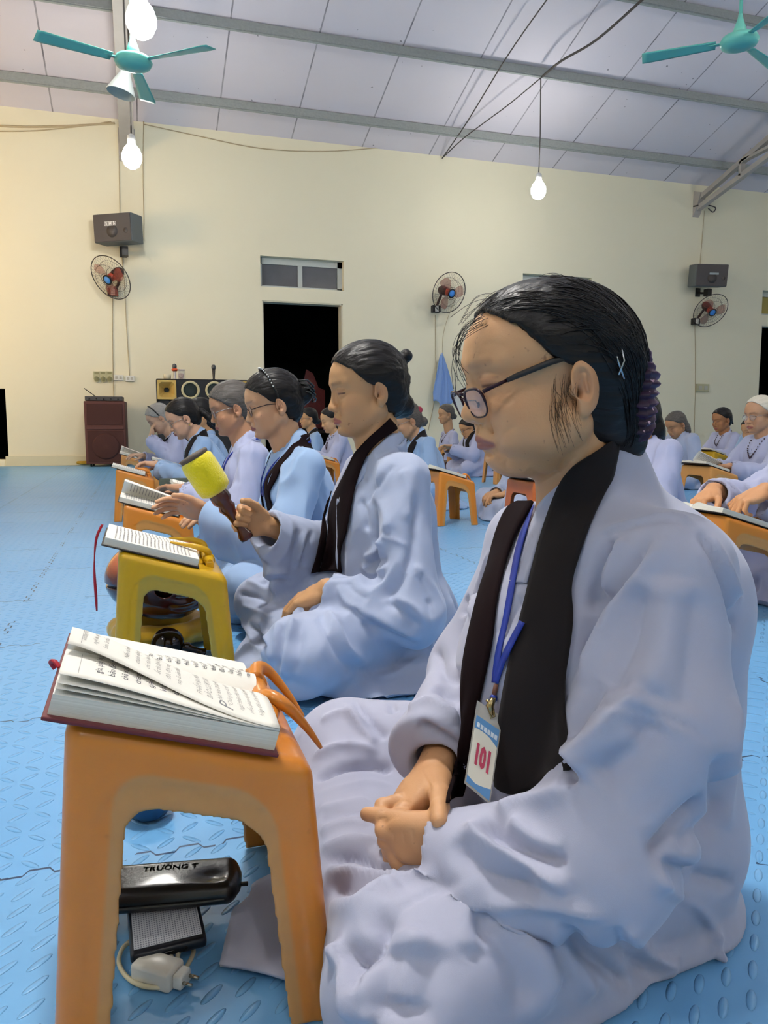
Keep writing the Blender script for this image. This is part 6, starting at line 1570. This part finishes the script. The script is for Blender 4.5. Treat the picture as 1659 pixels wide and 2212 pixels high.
for f,t,s in((near0,tN,-1),(surf_far,tF,1)):
    G=np.array([[f(i/7,j/21) for j in range(22)] for i in range(8)]); Bt=G.copy(); Bt[:,:,2]=.004
    m=MB(); m.grid(G if s>0 else G[:,::-1],m=0); m.grid(np.stack([G[:,-1],Bt[:,-1]],1),m=1); m.grid(np.stack([G[0],Bt[0]],1),m=1); m.grid(np.stack([G[-1],Bt[-1]],1),m=1)
    m.obj('page_block',[M_page,M_edge],bk,auto=35)
for f in leaves: surf_obj(f,'loose_page',M_page)
surf_obj(leafB,'loose_page',M_page)
def lay(lines,f,x0,dx,size,mat,left=True,ind=0,name='printed_text',bold=0.,shear=0.,rev=False,vmax=.95,v0=.12):
    b=MB()
    for i,s in enumerate(lines):
        if not s: continue
        sz=size
        if isinstance(s,tuple): s,sz=s
        Vt,Ft=text_mesh(s,sz,extr=0.,bold=bold,align='LEFT',shear=shear); out=[];ok=[]
        for a,c,_ in Vt:
            u=(x0+dx*i-c)/L2
            if left: v=1-v0-a/W2
            else: v=v0+a/W2
            ok.append(0.02<v<vmax and 0<u<1)
            p=f(min(max(u,0),1),min(max(v,0),1)); e=.002; pu=f(min(max(u,0),1-e)+e,min(max(v,0),1)); pv=f(min(max(u,0),1),min(max(v,0),1-e)+e)
            p_=f(min(max(u,0),1-e),min(max(v,0),1-e)); n=np.cross(pu-p_,pv-p_); n/=np.linalg.norm(n)+1e-12; n=n if n[2]>0 else -n
            out.append(p+n*.0005)
        b.add(out,[q for q in Ft if all(ok[k] for k in q)])
    return b.obj(name,mat,bk,smooth=False)
M_ink2=simple('book_ink','#55555c',rough=.8)
lay(['gia, phụ hợp của','bảo đến, phá','chê xa hoa','chẳng chân','giản, giao','không chân','cha mẹ,','hằng hại','được mọi','Pháp,','muốn','Phạm','thân','để'],leaves[2],.034,.0125,.0093,M_ink2,v0=.10,vmax=.98)
lay(['không thể nói quảng dụng tâm tà','ngợi ác, quý trọng ông tà quyến','báo ân thiếu đức','','Nếu tự mình hiện,','chánh niệm nghiêng','chí tâm làm lễ sẽ','ắc thì được độ thoát','đức được trang nghiêm','này là năm điều dữ!','',('PHẨM BA MƯƠI',.0085),('BẢO LƯỢT KHUYẾN',.0085),('   hật bảo Di Lặc: Nếu',.0072),'“Chúng ngu ác, ngợi ý','ngũ thiêu đốt chuyển xếp','nếu phạm tội tất phải vào','hiện đời sẽ bị bệnh hoạn'],leafB,.014,.0108,.0072,M_inkl,v0=.10,shear=.25,vmax=.97)
lay([('P',.020)],leafB,.1605,.01,.02,simple('initial_ink','#8a8a8c',rough=.8),v0=.05,shear=.25,name='initial_letter')
lay(['chúng thì trong từng tà ác','người ác, người trong lòng','ta làm tội nghiệp','ba dụng ác ý tà','và bị bao đời','dân hèn','','Tạo một ta','ôn, do tâm','chịu bỏ tù, mà','thân không đủ','thức dục tham','vinh hoa dung','chịu nhân mình','thiện, không tu','đó tiêu diệt, ngợi','ứng tự nhiên, đi','hốt càng phải vì','nay như vậy. Ba'],surf_far,.016,.0104,.0085,M_ink2,left=False,v0=.16,vmax=.99)
for f,u0,v0,v1 in((leafB,.055,.60,.95),(leaves[2],.075,.62,.96),(surf_far,.05,.25,.85)):
    G=np.array([[f(u0+d,v0+(v1-v0)*j/8)+np.array([0,0,.0006]) for j in range(9)] for d in(0,.003)]); MB().grid(G).obj('header_rule',M_inkl,bk,smooth=False)
rb=MB(); rb.tube(catmull([(-L2/2-.002,-.012,.008),(-L2/2-.009,-.006,.012),(-L2/2-.011,.004,.006),(-L2/2-.006,.004,.001)],5),.0035,8,flat=.5).obj('ribbon_marker',M_rib,bk)
# ================================================================ things on the mat below
def pouch():
    c=np.array([.008,.918,.028]); r=empty('spectacle_pouch',tuple(c),math.radians(-9),'black glossy zipped pouch lying under the nearest stool','pouch')
    S_=Sdf(); S_.box((0,0,.017),(.092,.037,.0150),r=.0148); S_.ell((.086,0,.017),(.010,.026,.011),k=.006)
    Vp,Fp=S_.mesh((-.12,-.06,-.002),(.12,.06,.06),.0026); N_=vnormals(Vp,Fp)
    Vp=Vp+N_*(-.004*np.exp(-(((Vp[:,0]-.062)/.018)**2+((Vp[:,1]+.010)/.013)**2))+.0006*vnoise(Vp*30,4)*(Vp[:,2]>.015))[:,None]; Vp[:,2]=np.maximum(Vp[:,2],.0005)
    mesh_obj('pouch_body',Vp,Fp,simple('black_patent_leather','#0d0d0e',rough=.30,coat=.35,bump=.3,bscale=180,bdist=.001),r)
    z=MB(); A=np.arange(60)*2*PI/60
    z.tube([((.094)*np.sign(math.cos(a))*abs(math.cos(a))**.35,(.0385)*np.sign(math.sin(a))*abs(math.sin(a))**.5,.015) for a in A],.0020,6,closed=True).obj('zip',simple('grey_zip','#3b3d3c',rough=.35,metal=.5),r)
    z=MB(); z.box((.098,-.008,.015),(.012,.005,.004),bev=.001).obj('zip_pull',M_blk,r)
    Vt,Ft=text_mesh('TRƯỜNG T',.013,bold=.0003); MB().add([(v[0]+.01,v[1]+.012,.0322) for v in Vt],Ft).obj('embossed_text',simple('faint_emboss','#2a2a2b',rough=.5),r,smooth=False)
pouch()
ph=empty('mobile_phone',(.012,.915,.0),math.radians(3),'dark phone in a thick case lying face down under the black pouch','phone')
ph.rotation_euler=(math.radians(2),math.radians(-1),math.radians(3)); ph.location=(.010,.890,.024)
MB().box((0,0,0),(.082,.130,.013),bev=.0045).obj('phone_case',simple('navy_black_case','#10151f',rough=.35),ph,auto=40)
def dotmat():
    t=NT('silver_dotted_back'); P=t.obj(); sx=t.n('ShaderNodeSeparateXYZ'); t.l(P,sx.inputs[0])
    a=t.math('SUBTRACT',t.math('FRACT',t.math('MULTIPLY',sx.outputs[0],360.)),.5); b=t.math('SUBTRACT',t.math('FRACT',t.math('MULTIPLY',sx.outputs[1],280.)),.5)
    d=t.math('SQRT',t.math('ADD',t.math('MULTIPLY',a,a),t.math('MULTIPLY',b,b))); m=t.math('LESS_THAN',d,.3)
    t.l(t.mix(m,lin('#b4b9c2'),lin('#6a7080')),t.b.inputs['Base Color']); t.b.inputs['Metallic'].default_value=.05; t.b.inputs['Roughness'].default_value=.4; return t.m
MB().box((0,.003,.0068),(.074,.120,.0012),bev=.0005).obj('phone_back',dotmat(),ph,smooth=False)
MB().box((.0,-.0655,0),(.010,.002,.004),bev=.001).obj('charging_port',simple('port_black','#020203',rough=.3),ph,smooth=False); MB().tube([(.018,-.0635,0),(.018,-.0662,0)],.0022,10).obj('headphone_jack',bpy.data.materials['port_black'],ph)
chx=np.array([.000,.812,0.]); ch=empty('phone_charger',tuple(chx),math.radians(-38),'white phone charger with coiled cable on the mat below the phone','charger')
MB().box((0,0,.012),(.050,.030,.023),bev=.004).obj('charger_body',simple('clear_white_plastic','#d9d6cb',rough=.25),ch,auto=40)
MB().box((.031,0,.012),(.012,.020,.016),bev=.003).obj('plug_end',M_white,ch,auto=40)
for s_ in(-1,1): MB().tube([(.036,.006*s_,.012),(.048,.006*s_,.012)],.002,8).obj('plug_pin',simple('plug_pin','#a8a59a',rough=.2,metal=.9),ch)
cpts=[(285,2030),(264,2050),(257,2080),(272,2108),(300,2127),(335,2133),(368,2125),(392,2105),(408,2080),(418,2052),(400,2030),(385,2060),(382,2085),(366,2062),(345,2045)]
Pc=catmull([atZ(a,b,.006 if i<10 else .016) for i,(a,b) in enumerate(cpts)],5)
o=MB().tube(Pc-chx,.0026,8).obj('charger_cable',simple('cream_cable','#d8cfae',rough=.45),None); o.location=tuple(chx); tag(o,'cream charger cable looped on the mat under the phone','cable')
# blue bowl seen through the arch of the nearest stool
bw=atZ(308,1800); tag(MB().lathe([(.018,0),(.028,.006),(.036,.024),(.038,.032),(.035,.032),(.026,.010),(.0,.006)],28).obj('plastic_bowl',simple('deep_blue_plastic','#2b5a86',rough=.2,alpha=.9)),'small deep blue bowl on the mat seen through the arch of the nearest stool','bowl').location=(float(bw[0])+.01,float(bw[1])+.05,0)
# cream block on the mat behind the claw-clip woman
cb_=atZ(700,1072); tag(MB().box((0,0,.035),(.16,.10,.068),bev=.018).obj('foam_block',simple('cream_foam','#d8caa0',rough=.85,var=.1,vscale=20),auto=40),'cream foam block on the mat between the claw-clip woman and the mallet woman','block').location=(float(cb_[0]),float(cb_[1]),0)
# maroon floor cushions under the far readers
for px,py,lab in((985,1024,'dark maroon floor cushion under the black-stoled reader, left of the nearest woman lips'),):
    p=atZ(px,py); S_=Sdf(); S_.box((0,0,.075),(.36,.30,.070),r=.065); Vq,Fq=S_.mesh((-.42,-.36,0),(.42,.36,.17),.014); o=mesh_obj('floor_cushion',Vq,Fq,simple('maroon_cushion','#3c1a1e',rough=.85,sheen=.3)); o.location=(float(p[0])+.25,float(p[1])+.40,0); tag(o,lab,'cushion')
# ================================================================ light
P_B=float(60)
b1=atY(305,45,6.6); b2=atY(285,340,10.); b3=atY(1163,412,10.6)
bulb(b1,roofz(6.6),'large lit bulb hanging above the left ceiling fan',r=.115,power=P_B)
bulb(b2,roofz(10.),'lit bulb hanging low in front of the left end-on truss',r=.115,power=P_B)
bulb(b3,roofz(10.6)-.15,'lit bulb hanging alone on a long cord right of the doorway',r=.11,power=P_B)
for p,k in (((.1,2.05,3.7),7.0),((.1,-2.6,3.7),1.0),((5.6,3.0,4.2),1.3),((5.6,-2.6,4.2),1.3),((10.6,7.2,4.3),1.),((10.6,2.4,4.3),1.),((15.5,6.,4.3),1.),((-4.2,4.5,4.0),1.),((-2.6,-.4,3.4),1.5)):  # unseen bulbs; the last is added to brighten the nearest woman's face and robe
    bulb(np.array(p),roofz(p[1]),'unseen lit bulb placed to light the hall',r=.115,power=P_B*k,group='bulbs hanging in the hall outside the view')
# warm altar glow at the left end of the hall
ld=bpy.data.lights.new('altar_glow','AREA'); ld.energy=35; ld.color=(1.,.66,.30); ld.shape='RECTANGLE'; ld.size=1.2; ld.size_y=1.2
lo=bpy.data.objects.new('altar_glow',ld); COL.objects.link(lo); lo.location=(-4.6,9.5,2.6)
lo.rotation_euler=Vector((2.2,3.2,.4)).to_track_quat('-Z','Y').to_euler()
w=bpy.data.worlds.new('night'); SC.world=w; w.use_nodes=True; w.node_tree.nodes['Background'].inputs[0].default_value=(.01,.014,.03,1); w.node_tree.nodes['Background'].inputs[1].default_value=.25
SC.view_settings.view_transform='Standard'; SC.view_settings.look='None'; SC.view_settings.gamma=1.; SC.view_settings.use_curve_mapping=False
SC.view_settings.exposure=1.85
SC.cycles.max_bounces=6; SC.cycles.diffuse_bounces=3; SC.cycles.glossy_bounces=2; SC.cycles.transmission_bounces=6; SC.cycles.transparent_max_bounces=8
SC.cycles.use_denoising=True; SC.cycles.sample_clamp_indirect=6.
SC.cycles.use_adaptive_sampling=True; SC.cycles.adaptive_threshold=.09; SC.cycles.adaptive_min_samples=8
print('SCRIPT SECONDS',round(time.time()-T0,1))
